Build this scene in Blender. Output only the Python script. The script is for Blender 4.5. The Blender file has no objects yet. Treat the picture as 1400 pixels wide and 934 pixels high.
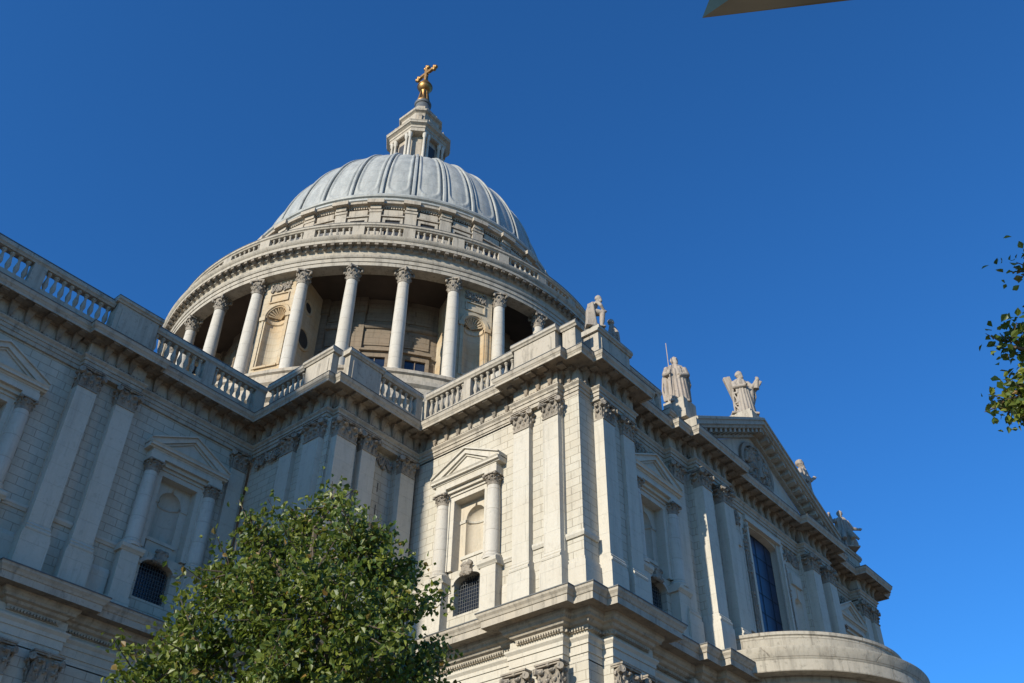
import bpy, bmesh, math, random
from math import sin, cos, pi, radians as R, tan, sqrt
from mathutils import Vector, Matrix, noise

random.seed(7)
scene = bpy.context.scene
COL = scene.collection

# ------------------------------------------------------------------ camera
CYAW, CPIT, CROLL, CF = R(49.37313), R(39.01637), R(-0.94754), 1326.96
fwd = Vector((sin(CYAW)*cos(CPIT), cos(CYAW)*cos(CPIT), sin(CPIT)))
rgt = Vector((cos(CYAW), -sin(CYAW), 0)); dwn = fwd.cross(rgt)
rg2 = rgt*cos(CROLL) + dwn*sin(CROLL); dw2 = -rgt*sin(CROLL) + dwn*cos(CROLL)
cam = bpy.data.cameras.new('camera'); camo = bpy.data.objects.new('camera', cam); COL.objects.link(camo)
cam.sensor_width = 36; cam.sensor_fit = 'HORIZONTAL'; cam.lens = 36*CF/1400
cam.clip_start = 0.1; cam.clip_end = 6000
M3 = Matrix((rg2, -dw2, -fwd)).transposed()
camo.matrix_world = Matrix.Translation((0, 0, 1.6)) @ M3.to_4x4()
scene.camera = camo

# ------------------------------------------------------------------ light
SUN_EL, SUN_A = 22.0, 0.8          # elevation; degrees the sun stands behind the long facades (-X towards +Y)
sd = Vector((-cos(R(SUN_EL))*cos(R(SUN_A)), cos(R(SUN_EL))*sin(R(SUN_A)), sin(R(SUN_EL))))
w = bpy.data.worlds.new('World'); scene.world = w; w.use_nodes = True
nt = w.node_tree; bg = nt.nodes['Background']
sky = nt.nodes.new('ShaderNodeTexSky'); sky.sky_type = 'NISHITA'; sky.sun_disc = False
sky.sun_elevation = R(SUN_EL); sky.sun_rotation = R(-90 + SUN_A)
sky.altitude = 0; sky.air_density = 1.0; sky.dust_density = 0.2; sky.ozone_density = 3.0
hs = nt.nodes.new('ShaderNodeMix'); hs.data_type = 'RGBA'; hs.blend_type = 'MULTIPLY'; hs.inputs[0].default_value = 1.0; hs.inputs[7].default_value = (0.37, 1.08, 1.80, 1)   # deep blue, polarised-looking air
nt.links.new(sky.outputs[0], hs.inputs[6]); nt.links.new(hs.outputs[2], bg.inputs[0]); bg.inputs[1].default_value = 0.083
sl = bpy.data.lights.new('sun', 'SUN'); so = bpy.data.objects.new('sun', sl); COL.objects.link(so)
sl.energy = 5.0; sl.angle = R(0.53); sl.color = (1.0, 0.925, 0.79)
so.rotation_euler = (-sd).to_track_quat('-Z', 'Y').to_euler(); so.location = (-60, 0, 90)
scene.view_settings.view_transform = 'Standard'; scene.view_settings.look = 'None'
scene.view_settings.exposure = 0.33; scene.view_settings.gamma = 1.0

# ------------------------------------------------------------------ materials
def newmat(name):
    m = bpy.data.materials.new(name); m.use_nodes = True
    t = m.node_tree; b = t.nodes['Principled BSDF']; return m, t, b
def N(t, kind, **kw):
    n = t.nodes.new(kind)
    for k, v in kw.items():
        if k.startswith('i_'):
            key = k[2:]; key = int(key) if key.isdigit() else key
            n.inputs[key].default_value = v
        else: setattr(n, k, v)
    return n
def mixc(t, fac, a, b, bt='MIX'):
    n = t.nodes.new('ShaderNodeMix'); n.data_type = 'RGBA'; n.blend_type = bt
    for s, v in ((n.inputs[0], fac), (n.inputs[6], a), (n.inputs[7], b)):
        if isinstance(v, (int, float)): s.default_value = v
        elif isinstance(v, tuple): s.default_value = (*v, 1)
        else: t.links.new(v, s)
    return n.outputs[2]
def ramp(t, src, p0, p1, c0=0.0, c1=1.0):
    n = N(t, 'ShaderNodeMapRange'); n.inputs[1].default_value = p0; n.inputs[2].default_value = p1
    n.inputs[3].default_value = c0; n.inputs[4].default_value = c1; t.links.new(src, n.inputs[0]); return n.outputs[0]
def stone(name, base, joint=None, soot=0.5, tint=(0.44, 0.37, 0.27), tamt=0.35, course=(0.95, 0.40), msize=0.018):
    m, t, b = newmat(name); L = t.links
    geo = N(t, 'ShaderNodeNewGeometry'); pos = geo.outputs['Position']
    n1 = N(t, 'ShaderNodeTexNoise', i_Scale=0.35, i_Detail=5.0, i_Roughness=0.6); L.new(pos, n1.inputs['Vector'])
    mp = N(t, 'ShaderNodeMapping'); mp.inputs['Scale'].default_value = (1.6, 1.6, 0.16); L.new(pos, mp.inputs['Vector'])
    n2 = N(t, 'ShaderNodeTexNoise', i_Scale=1.0, i_Detail=6.0, i_Roughness=0.65); L.new(mp.outputs[0], n2.inputs['Vector'])
    n3 = N(t, 'ShaderNodeTexNoise', i_Scale=7.0, i_Detail=6.0, i_Roughness=0.7); L.new(pos, n3.inputs['Vector'])
    c = mixc(t, ramp(t, n1.outputs[0], .42, .68, 0, tamt), base, tint)
    c = mixc(t, ramp(t, n2.outputs[0], .50, .78, 0, soot), c, tuple(x*0.40 for x in base))
    c = mixc(t, ramp(t, n3.outputs[0], .3, .75, .0, .32), c, tuple(x*0.72 for x in base))
    n4 = N(t, 'ShaderNodeTexNoise', i_Scale=1.9, i_Detail=10.0, i_Roughness=0.72); L.new(mp.outputs[0], n4.inputs['Vector'])
    n5 = N(t, 'ShaderNodeTexNoise', i_Scale=3.4, i_Detail=9.0, i_Roughness=0.7, i_Distortion=.4); L.new(pos, n5.inputs['Vector'])
    c = mixc(t, ramp(t, n4.outputs[0], .53, .66, 0, soot*.75), c, tuple(x*0.36 for x in base))
    c = mixc(t, ramp(t, n5.outputs[0], .56, .66, 0, soot*.6), c, tuple(x*0.30 for x in base))
    h = n3.outputs[0]
    if joint:
        sx = N(t, 'ShaderNodeSeparateXYZ'); L.new(pos, sx.inputs[0])
        ad = N(t, 'ShaderNodeMath', operation='ADD'); L.new(sx.outputs[0], ad.inputs[0]); L.new(sx.outputs[1], ad.inputs[1])
        cb = N(t, 'ShaderNodeCombineXYZ'); L.new(ad.outputs[0], cb.inputs[0]); L.new(sx.outputs[2], cb.inputs[1])
        # slight wander so the courses are not ruled
        br = N(t, 'ShaderNodeTexBrick'); br.offset = 0.5
        br.inputs['Scale'].default_value = 1.0; br.inputs['Mortar Size'].default_value = msize
        br.inputs['Mortar Smooth'].default_value = 0.35; br.inputs['Bias'].default_value = 0.0
        br.inputs['Brick Width'].default_value = course[0]; br.inputs['Row Height'].default_value = course[1]
        br.inputs['Color1'].default_value = (1, 1, 1, 1); br.inputs['Color2'].default_value = (0.87, 0.86, 0.835, 1)
        br.inputs['Mortar'].default_value = (0.42, 0.38, 0.33, 1)
        L.new(cb.outputs[0], br.inputs['Vector'])
        c = mixc(t, joint, c, br.outputs['Color'], 'MULTIPLY')
        inv = N(t, 'ShaderNodeMath', operation='MULTIPLY_ADD'); inv.inputs[1].default_value = -2.2
        L.new(br.outputs['Fac'], inv.inputs[0]); L.new(n3.outputs[0], inv.inputs[2]); h = inv.outputs[0]
    L.new(c, b.inputs['Base Color']); b.inputs['Roughness'].default_value = 0.9
    b.inputs['Specular IOR Level'].default_value = 0.2
    bp = N(t, 'ShaderNodeBump', i_Strength=0.55, i_Distance=0.03); L.new(h, bp.inputs['Height']); L.new(bp.outputs[0], b.inputs['Normal'])
    return m
S_ASH = stone('ashlar_stone', (0.49, 0.455, 0.375), joint=0.6, soot=.3)
S_SM = stone('dressed_stone', (0.51, 0.475, 0.40), soot=.32, msize=.009, joint=0.22, course=(2.2, 0.95))
S_COR = stone('weathered_stone', (0.39, 0.35, 0.285), soot=.8)
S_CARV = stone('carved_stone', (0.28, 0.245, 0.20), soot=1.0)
S_PORT = stone('portico_stone', (0.41, 0.37, 0.30), soot=.85, joint=.5, course=(1.3, .62), msize=.02)
S_SOOT_SHADE = stone('soot_and_shade_stone', (0.23, 0.205, 0.17), soot=.9, tint=(0.30, 0.22, 0.14), tamt=.7)  # soot on sheltered parts, darkened further to paint in the shade under cornices
S_OCH = stone('ochre_stained_stone', (0.47, 0.40, 0.29), soot=.35, tint=(0.47, 0.31, 0.15), tamt=.85, joint=.3, course=(1.4, .6))
S_CREAM = stone('cream_stone', (0.49, 0.435, 0.34), soot=.3, tint=(0.46, 0.36, 0.24), tamt=.5)
S_DRUM = stone('shaded_drum_stone', (0.22, 0.18, 0.135), soot=.6, tint=(0.3, 0.22, 0.15), tamt=.6, joint=.5, course=(1.3, .5))  # darker than the stone itself: shade behind the columns put into the colour
S_COLM = stone('column_stone', (0.52, 0.485, 0.42), soot=.30, joint=0.35, course=(60.0, 1.1))
S_STAT = stone('statue_stone', (0.33, 0.285, 0.235), soot=.95, tint=(0.45, 0.34, 0.28), tamt=.5)
S_ATT = stone('attic_stone', (0.41, 0.365, 0.295), soot=.85, tint=(0.42, 0.32, 0.22), tamt=.6)
def simple(name, col, rough=0.6, metal=0.0, noise_amt=0.25, scale=3.0, spec=0.5):
    m, t, b = newmat(name)
    geo = N(t, 'ShaderNodeNewGeometry'); n = N(t, 'ShaderNodeTexNoise', i_Scale=scale, i_Detail=5.0); t.links.new(geo.outputs['Position'], n.inputs['Vector'])
    c = mixc(t, ramp(t, n.outputs[0], .35, .7, 0, noise_amt), col, tuple(x*0.45 for x in col))
    t.links.new(c, b.inputs['Base Color']); b.inputs['Roughness'].default_value = rough; b.inputs['Metallic'].default_value = metal; b.inputs['Specular IOR Level'].default_value = spec
    return m
def leadmat():
    m, t, b = newmat('sheet_lead'); L = t.links
    geo = N(t, 'ShaderNodeNewGeometry'); mp = N(t, 'ShaderNodeMapping'); mp.inputs['Scale'].default_value = (1, 1, .18); L.new(geo.outputs['Position'], mp.inputs['Vector'])
    n = N(t, 'ShaderNodeTexNoise', i_Scale=1.4, i_Detail=7.0, i_Roughness=.65); L.new(mp.outputs[0], n.inputs['Vector'])
    n2 = N(t, 'ShaderNodeTexNoise', i_Scale=5.0, i_Detail=5.0); L.new(geo.outputs['Position'], n2.inputs['Vector'])
    c = mixc(t, ramp(t, n.outputs[0], .35, .7), (0.37, 0.375, 0.345), (0.22, 0.23, 0.215))
    c = mixc(t, ramp(t, n2.outputs[0], .5, .75, 0, .5), c, (0.42, 0.40, 0.36))
    b.inputs['Roughness'].default_value = .55
    sx = N(t, 'ShaderNodeSeparateXYZ'); L.new(geo.outputs['Position'], sx.inputs[0])
    wv = N(t, 'ShaderNodeMath', operation='MODULO'); wv.inputs[1].default_value = 2.1; L.new(sx.outputs[2], wv.inputs[0])
    st = ramp(t, wv.outputs[0], 0.0, 0.07, 0, 1)
    c = mixc(t, ramp(t, wv.outputs[0], 0.0, 0.09, .55, 0), c, (0.16, 0.165, 0.17))
    n6 = N(t, 'ShaderNodeTexNoise', i_Scale=3.0, i_Detail=9.0, i_Roughness=.7); L.new(mp.outputs[0], n6.inputs['Vector'])
    c = mixc(t, ramp(t, n6.outputs[0], .52, .68, 0, .5), c, (0.20, 0.19, 0.17)); L.new(c, b.inputs['Base Color'])
    ad = N(t, 'ShaderNodeMath', operation='MULTIPLY_ADD'); ad.inputs[1].default_value = .35; L.new(n2.outputs[0], ad.inputs[0]); L.new(st, ad.inputs[2])
    bp = N(t, 'ShaderNodeBump', i_Strength=.4, i_Distance=.03); L.new(ad.outputs[0], bp.inputs['Height']); L.new(bp.outputs[0], b.inputs['Normal'])
    return m
LEAD = leadmat()
LEAD_D = simple('dull_lead', (0.10, 0.105, 0.105), .6, 0, .5)
GOLD = simple('gilding', (0.36, 0.21, 0.08), .5, 1.0, .6, 5)
def glassmat():
    m, t, b = newmat('dark_glass'); L = t.links
    geo = N(t, 'ShaderNodeNewGeometry'); n = N(t, 'ShaderNodeTexNoise', i_Scale=1.5); L.new(geo.outputs['Position'], n.inputs['Vector'])
    c = mixc(t, n.outputs[0], (0.006, 0.010, 0.022), (0.02, 0.028, 0.045)); L.new(c, b.inputs['Base Color'])
    b.inputs['Roughness'].default_value = .12; b.inputs['Specular IOR Level'].default_value = .6
    bp = N(t, 'ShaderNodeBump', i_Strength=.06, i_Distance=.05); L.new(n.outputs[0], bp.inputs['Height']); L.new(bp.outputs[0], b.inputs['Normal'])
    return m
GLASS = glassmat()
BLUEGL = simple('blue_stained_glass', (0.018, 0.038, 0.085), .35, 0, .5, 1.2)
IRON = simple('iron_grille', (0.10, 0.105, 0.11), .5, .3)
DARK = simple('plain_dark', (0.03, 0.03, 0.032), .5)  # plain dark tone; paints the shade of openings and slits, serves bars too
BARK = simple('bark', (0.11, 0.085, 0.06), .9, 0, .5, 12)
CEIL = simple('dark_brown_plaster', (0.08, 0.06, 0.048), .9, 0, .5, .8)  # dark brown, deepened to put the shade of the column gaps into it
def leafmat(name, a, b_, c_):
    m, t, b = newmat(name); L = t.links
    oi = N(t, 'ShaderNodeNewGeometry')
    n = N(t, 'ShaderNodeTexNoise', i_Scale=1.3, i_Detail=3.0); L.new(oi.outputs['Position'], n.inputs['Vector'])
    rnd = oi.outputs['Random Per Island']
    c = mixc(t, ramp(t, rnd, .1, .95), a, b_)
    c = mixc(t, ramp(t, rnd, .95, .97, 0, .8), c, c_)
    c = mixc(t, ramp(t, n.outputs[0], .4, .65, 0, .4), c, a)
    L.new(c, b.inputs['Base Color']); b.inputs['Roughness'].default_value = .45; b.inputs['Specular IOR Level'].default_value = .45
    tr = N(t, 'ShaderNodeBsdfTranslucent'); L.new(mixc(t, .5, c, (0.22, 0.30, 0.03)), tr.inputs[0])
    mx = N(t, 'ShaderNodeMixShader'); mx.inputs[0].default_value = .32
    L.new(b.outputs[0], mx.inputs[1]); L.new(tr.outputs[0], mx.inputs[2]); L.new(mx.outputs[0], t.nodes['Material Output'].inputs[0])
    return m
LEAF = leafmat('green_leaves', (0.042, 0.08, 0.012), (0.20, 0.22, 0.03), (0.22, 0.10, 0.03))
ASPH = simple('paving', (0.22, 0.175, 0.12), .9, 0, .3, 2)
METAL = simple('teal_sheet_metal', (0.03, 0.055, 0.06), .7, .0, .5, 1.5, 0.05)
METAL2 = simple('brown_sheet_metal', (0.030, 0.024, 0.014), .8, .0, .6, 1.5, 0.05)

# ------------------------------------------------------------------ mesh helpers
POS = {}
def tag(o, label=None, cat=None, group=None, kind=None):
    if label: o['label'] = label
    if cat: o['category'] = cat
    if group: o['group'] = group
    if kind: o['kind'] = kind
    return o
def link(o, loc, parent):
    COL.objects.link(o)
    loc = Vector(loc); POS[o.name] = loc
    if parent: o.parent = parent; o.location = loc - POS[parent.name]
    else: o.location = loc
    return o
def empty(name, loc):
    o = bpy.data.objects.new(name, None); o.empty_display_size = .5; return link(o, loc, None)
class Fr:                       # local frame: u along wall, w outward, z up
    def __init__(s, x, y, dx, dy):
        s.o = (x, y); s.d = (dx, dy); s.n = (dy, -dx)
    def p(s, u, w, z): return (s.o[0]+u*s.d[0]+w*s.n[0], s.o[1]+u*s.d[1]+w*s.n[1], z)
    def ang(s): return math.atan2(s.d[1], s.d[0])
W0 = Fr(0, 0, 1, 0)
class MB:
    def __init__(s): s.v = []; s.f = []
    def add(s, vs, fs):
        b = len(s.v); s.v += [tuple(p) for p in vs]; s.f += [tuple(i+b for i in f) for f in fs]; return s
    def quad(s, a, b, c, d): return s.add([a, b, c, d], [(0, 1, 2, 3)])
    def box(s, fr, u0, u1, w0, w1, z0, z1):
        P = [fr.p(u, w_, z) for z in (z0, z1) for w_ in (w0, w1) for u in (u0, u1)]
        return s.add(P, [(0, 1, 3, 2), (4, 6, 7, 5), (0, 4, 5, 1), (2, 3, 7, 6), (0, 2, 6, 4), (1, 5, 7, 3)])
    def prism(s, fr, poly, w0, w1):              # poly in (u,z)
        n = len(poly); P = [fr.p(u, w0, z) for u, z in poly] + [fr.p(u, w1, z) for u, z in poly]
        F = [tuple(range(n)), tuple(range(2*n-1, n-1, -1))] + [(i, (i+1) % n, n+(i+1) % n, n+i) for i in range(n)]
        return s.add(P, F)
    def side(s, fr, poly, u0, u1):               # poly in (w,z), extruded along u
        n = len(poly); P = [fr.p(u0, w_, z) for w_, z in poly] + [fr.p(u1, w_, z) for w_, z in poly]
        F = [tuple(range(n)), tuple(range(2*n-1, n-1, -1))] + [(i, (i+1) % n, n+(i+1) % n, n+i) for i in range(n)]
        return s.add(P, F)
    def lathe(s, c, prof, n=16, a0=0.0, a1=2*pi, sq=False):  # prof (r,z)
        full = abs(a1-a0-2*pi) < 1e-6; m = n if full else n+1
        P = []
        for r, z in prof:
            for i in range(m):
                a = a0+(a1-a0)*i/n; P.append((c[0]+r*sin(a), c[1]-r*cos(a), c[2]+z))
        F = []
        for j in range(len(prof)-1):
            for i in range(n):
                i2 = (i+1) % m; F.append((j*m+i, j*m+i2, (j+1)*m+i2, (j+1)*m+i))
        if full and .001 < prof[0][0] < 2.5: F.append(tuple(range(m-1, -1, -1)))
        if full and .001 < prof[-1][0] < 2.5: F.append(tuple(range((len(prof)-1)*m, len(prof)*m)))
        return s.add(P, F)
    def tube(s, a, b, r0, r1, n=8):
        a = Vector(a); b = Vector(b); d = (b-a)
        if d.length < 1e-5: return s
        d.normalize(); t = Vector((0, 0, 1)) if abs(d.z) < .9 else Vector((1, 0, 0)); x = d.cross(t).normalized(); y = d.cross(x)
        P = [a+(x*cos(2*pi*i/n)+y*sin(2*pi*i/n))*r0 for i in range(n)] + [b+(x*cos(2*pi*i/n)+y*sin(2*pi*i/n))*r1 for i in range(n)]
        return s.add(P, [(i, (i+1) % n, n+(i+1) % n, n+i) for i in range(n)] + [tuple(range(n-1, -1, -1)), tuple(range(n, 2*n))])
    def ell(s, c, rx, ry, rz, n=8, m=6, jit=0.0, seed=0):
        P = [(c[0], c[1], c[2]-rz)]
        rr = random.Random(seed)
        for j in range(1, m):
            ph = -pi/2+pi*j/m
            for i in range(n):
                k = 1+jit*(rr.random()-.5)
                P.append((c[0]+rx*k*cos(ph)*cos(2*pi*i/n), c[1]+ry*k*cos(ph)*sin(2*pi*i/n), c[2]+rz*k*sin(ph)))
        P.append((c[0], c[1], c[2]+rz)); e = len(P)-1; F = []
        for i in range(n):
            F.append((0, 1+(i+1) % n, 1+i)); F.append((e, e-n+i, e-n+(i+1) % n))
            for j in range(m-2): F.append((1+j*n+i, 1+j*n+(i+1) % n, 1+(j+1)*n+(i+1) % n, 1+(j+1)*n+i))
        return s.add(P, F)
    def mesh(s, name, smooth=False, origin=(0, 0, 0)):
        me = bpy.data.meshes.new(name)
        me.from_pydata([(p[0]-origin[0], p[1]-origin[1], p[2]-origin[2]) for p in s.v], [], s.f); me.validate()
        bm = bmesh.new(); bm.from_mesh(me); bmesh.ops.delete(bm, geom=[v for v in bm.verts if not v.link_edges], context='VERTS'); bmesh.ops.remove_doubles(bm, verts=bm.verts, dist=1e-5)
        bmesh.ops.recalc_face_normals(bm, faces=bm.faces); bm.to_mesh(me); bm.free()
        if smooth:
            me.polygons.foreach_set('use_smooth', [True]*len(me.polygons)); me.set_sharp_from_angle(angle=R(38))
        return me
    def obj(s, name, mat, parent=None, smooth=False, at=None):
        if at is None:
            xs = [p[0] for p in s.v]; ys = [p[1] for p in s.v]; zs = [p[2] for p in s.v]
            at = ((min(xs)+max(xs))/2, (min(ys)+max(ys))/2, min(zs))
        me = s.mesh(name, smooth, at); me.materials.append(mat)
        return link(bpy.data.objects.new(name, me), at, parent)
def inst(name, me, loc, rz, parent, scale=None):
    o = bpy.data.objects.new(name, me); o.rotation_euler = (0, 0, rz)
    if scale: o.scale = scale
    return link(o, loc, parent)

def offset_path(path, o, closed=False):
    n = len(path); out = []
    for i, p in enumerate(path):
        ns = []
        for a, b in ((i-1, i), (i, i+1)):
            if closed: A = path[a % n]; B = path[b % n]
            elif a < 0 or b >= n: continue
            else: A = path[a]; B = path[b]
            d = Vector((B[0]-A[0], B[1]-A[1])); d.normalize(); ns.append(Vector((d.y, -d.x)))
        if len(ns) == 1: m = ns[0]
        else: m = (ns[0]+ns[1])/(1+ns[0].dot(ns[1]))
        out.append((p[0]+m.x*o, p[1]+m.y*o))
    return out
def sweep(mb, path, prof, closed=False, caps=True):
    rows = []
    for o, z in prof:
        rows.append([(x, y, z) for x, y in offset_path(path, o, closed)])
    n = len(path); P = [p for r_ in rows for p in r_]; F = []
    for j in range(len(prof)-1):
        for i in range(n if closed else n-1):
            i2 = (i+1) % n; F.append((j*n+i, j*n+i2, (j+1)*n+i2, (j+1)*n+i))
    if caps and not closed:
        F.append(tuple(j*n for j in range(len(prof)))); F.append(tuple(j*n+n-1 for j in range(len(prof)-1, -1, -1)))
    return mb.add(P, F)

# ------------------------------------------------------------------ setting
g = MB(); g.quad((-2500, -2500, 0), (2500, -2500, 0), (2500, 2500, 0), (-2500, 2500, 0))
tag(g.obj('ground', ASPH), kind='structure')

CX, DY = 47.9, 55.6           # transept axis, dome centre depth
DX = 47.75
cath = empty('cathedral', (CX, 45, 0))
tag(cath, 'pale stone domed cathedral with a sunlit transept, shaded nave and columned drum', 'cathedral')

# ------------------------------------------------------------------ plan paths (wall faces)
XR = 2*CX
def MX(x):
    r_ = XR-x; return 57+(r_-57)*.866 if r_ > 57 else r_
def mir(pts): return [(MX(x), y) for x, y in pts[::-1]]
NAVE_Y, A_X, B_Y, C_X = 39.0, 24.45, 32.7, 30.58
def nave_part(dl, dr):
    out = [(-40, NAVE_Y)]
    for c in (-33.1, -23.3, -13.5, -3.7, 6.1, 15.9):
        out += [(c-1.5+dl, NAVE_Y), (c-1.5+dl, NAVE_Y-.35), (c+1.5-dr, NAVE_Y-.35), (c+1.5-dr, NAVE_Y)]
    return out
def mainpath(s):      # s: how much the cornice breaks are shorter than the pilaster pairs
    left = nave_part(s, s) + [(A_X, NAVE_Y), (A_X, 33.1), (24.86, 33.1), (24.86, B_Y), (C_X, B_Y),
        (C_X, 25.66-s), (C_X-.43, 25.66-s), (C_X-.43, 22.94), (C_X, 22.94), (C_X, 22.0),
        (31.56, 22.0), (31.56, 21.5), (34.5-s, 21.5), (34.5-s, 22.2), (38.35+s, 22.2), (38.35+s, 21.8),
        (40.05, 21.8), (40.05, 21.32), (43.35, 21.32), (43.35, 21.75)]
    dpart = [p for p in left if p[0] >= C_X-.5 and p[1] < 23 and (p[0] > C_X-.01 or False)]
    dpart = [(C_X, 22.0)] + [p for p in dpart if p[0] > C_X+.5]
    right = mir(dpart) + [(MX(C_X), 31.0)]
    return left + right
P_ARCH = mainpath(0.0); P_CORN = mainpath(0.48)

# upper storey entablature
up = MB()
sweep(up, P_ARCH, [(-.5, 28.90), (.0, 28.90), (.0, 29.10), (.05, 29.10), (.05, 29.30), (.10, 29.30), (.10, 29.42), (.2, 29.52), (.2, 29.58), (.02, 29.58), (.02, 30.48), (-.5, 30.48)])
ent = up.obj('entablature', S_COR, cath)
cn = MB()
sweep(cn, P_CORN, [(-.6, 30.40), (.08, 30.40), (.14, 30.47), (.88, 30.47), (.90, 30.37), (.95, 30.37), (.95, 30.50), (.97, 30.52), (1.0, 30.58), (1.04, 30.62), (1.07, 30.76), (1.07, 30.82), (-.2, 30.90), (-.6, 30.90)])
corn = cn.obj('cornice', S_COR, cath)
sf = MB(); sweep(sf, P_CORN, [(.02, 30.396), (.08, 30.396), (.14, 30.464), (.875, 30.464)], caps=False); sf.obj('soffit', S_SOOT_SHADE, cath)  # separate dark sheet: soot plus the cornice's shade put into its colour
sf = MB(); sweep(sf, mainpath(.48), [(.63, 17.856), (1.13, 17.856)], caps=False); sf.obj('soffit', S_SOOT_SHADE, cath)
tag(corn, 'projecting stone cornice carried on scrolled brackets')
fl = MB(); sweep(fl, P_CORN, [(-.55, 30.91), (1.03, 30.835), (1.095, 30.80), (1.095, 30.835), (1.03, 30.875), (-.55, 30.94)]); fl.obj('lead_flashing', LEAD_D, cath)
# dentil band + console brackets
def seg_iter(path, pmin=.4):
    for a, b in zip(path[:-1], path[1:]):
        L = math.hypot(b[0]-a[0], b[1]-a[1])
        if L < pmin: continue
        yield Fr(a[0], a[1], (b[0]-a[0])/L, (b[1]-a[1])/L), L, a, b
dn = MB(); sweep(dn, P_ARCH, [(.0, 29.582), (.035, 29.582), (.035, 29.70), (.0, 29.70)])
for fr, L, a, b in seg_iter(P_ARCH):
    if max(a[0], b[0]) < 0: continue
    n = int(L/.17)
    for i in range(n):
        u = (i+.5)*L/n; dn.box(fr, u-.045, u+.045, .03, .15, 29.585, 29.69)
dn.obj('dentil_band', S_SOOT_SHADE, cath)
# console mesh, local: w outward = -Y, u = X
cons = MB(); f0 = Fr(0, 0, 1, 0)
prof = [(0, -.64), (.07, -.64), (.11, -.57), (.10, -.44), (.13, -.28), (.20, -.14), (.28, -.07), (.31, .02), (.31, .10), (0, .10)]
for k, (wa, wb) in enumerate([(.07, .0)]):
    n = len(prof); P = []
    for s_ in (-1, 1):
        for (w_, z_) in prof:
            hw = .075+.135*min(1, max(0, (z_+.64)/.7))**1.6; P.append(f0.p(s_*hw, w_+.02, z_))
    cons.add(P, [tuple(range(n)), tuple(range(2*n-1, n-1, -1))] + [(i, (i+1) % n, n+(i+1) % n, n+i) for i in range(n)])
cons.box(f0, -.17, .17, .44, .84, -.04, .12); cons.box(f0, -.10, .10, .20, .50, .04, .10)
CONS = cons.mesh('bracket'); CONS.materials.append(S_SOOT_SHADE)
blist = []
for fr, L, a, b in seg_iter(P_CORN, .3):
    if max(a[0], b[0]) < 3 or b[1] > 39.5: continue
    n = max(1, round(L/.81)); 
    for i in range(n):
        u = (i+.5)*L/n; blist.append((fr.p(u, 0.02, 30.36), fr.ang()))
blist.sort(key=lambda t: (Vector(t[0])-Vector((0, 0, 0))).length)
def many(name, me, items, parent, mat, cap=100):
    for i, (loc, a) in enumerate(items[:cap]): inst(name, me, loc, a, parent)
    rest = items[cap:]
    if rest:
        mb = MB(); vs = [v.co.copy() for v in me.vertices]; fs = [tuple(p.vertices) for p in me.polygons]
        for loc, a in rest:
            M = Matrix.Translation(loc) @ Matrix.Rotation(a, 4, 'Z'); mb.add([M @ v for v in vs], fs)
        o = mb.obj(name, mat, parent); tag(o, kind='stuff')
many('bracket', CONS, blist, corn, S_SOOT_SHADE)

# lower storey entablature (broad cornice)
lo = MB()
def lowpath(s):
    return [(x, y) for x, y in mainpath(s)]
P_LOW = lowpath(.48); P_LOWA = lowpath(0)
sweep(lo, P_LOW, [(-.4, 17.28), (.12, 17.28), (.14, 17.36), (.28, 17.42), (.34, 17.52), (.50, 17.56), (.52, 17.66), (.60, 17.74), (.62, 17.86), (1.14, 17.86), (1.16, 17.82), (1.16, 18.10), (1.20, 18.12), (1.24, 18.22), (1.32, 18.32), (1.34, 18.44), (-.4, 18.60)])
lc = lo.obj('lower_cornice', S_COR, cath); tag(lc, 'broad lower cornice running between the two storeys')
fl = MB(); sweep(fl, P_LOW, [(-.3, 18.61), (1.3, 18.455), (1.365, 18.42), (1.365, 18.47), (1.3, 18.50), (-.3, 18.65)]); fl.obj('lead_flashing', LEAD_D, cath)
l2 = MB()
sweep(l2, P_LOWA, [(-.4, 15.95), (.0, 15.95), (.0, 16.28), (.05, 16.28), (.05, 16.62), (.1, 16.62), (.1, 16.78), (.2, 16.9), (.2, 16.97), (.02, 16.97), (.02, 17.4), (-.4, 17.4)])
l2.obj('lower_frieze', S_SM, cath)
d2 = MB(); sweep(d2, P_LOW, [(.0, 17.17), (.105, 17.17), (.105, 17.278), (.0, 17.278)])
for fr, L, a, b in seg_iter(P_LOW):
    if max(a[0], b[0]) < 5: continue
    n = int(L/.13)
    for i in range(n):
        u = (i+.5)*L/n; d2.box(fr, u-.035, u+.035, .10, .22, 17.18, 17.275)
d2.obj('dentil_band', S_COR, cath)

# ------------------------------------------------------------------ capitals
def leafbits(mb, c, dirv, h, wd, out):
    # a curling acanthus leaf standing at c, leaning along dirv
    dx, dy = dirv; tx, ty = -dy, dx
    pts = [(0, 0, wd*.5), (out*.25, h*.45, wd*.6), (out*.6, h*.8, wd*.5), (out*1.05, h*.95, wd*.34), (out*1.15, h*.78, wd*.2)]
    P = []
    for o, z, hw in pts:
        for s_, bk in ((-1, 0), (-.35, .03), (.35, .03), (1, 0)):
            P.append((c[0]+dx*(o+bk)+tx*hw*s_, c[1]+dy*(o+bk)+ty*hw*s_, c[2]+z))
    F = []
    for j in range(4):
        for i in range(3): F.append((j*4+i, j*4+i+1, j*4+i+5, j*4+i+4))
    mb.add(P, F)
    mb.ell((c[0]+dx*out*.95, c[1]+dy*out*.95, c[2]+h*.80), wd*.30, wd*.30, h*.16, 6, 4, .5, 3)
    for s_ in (-1, 1): mb.ell((c[0]+dx*out*.5+tx*wd*.4*s_, c[1]+dy*out*.5+ty*wd*.4*s_, c[2]+h*.5), wd*.13, wd*.13, h*.2, 5, 4, .5, 4)
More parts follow.
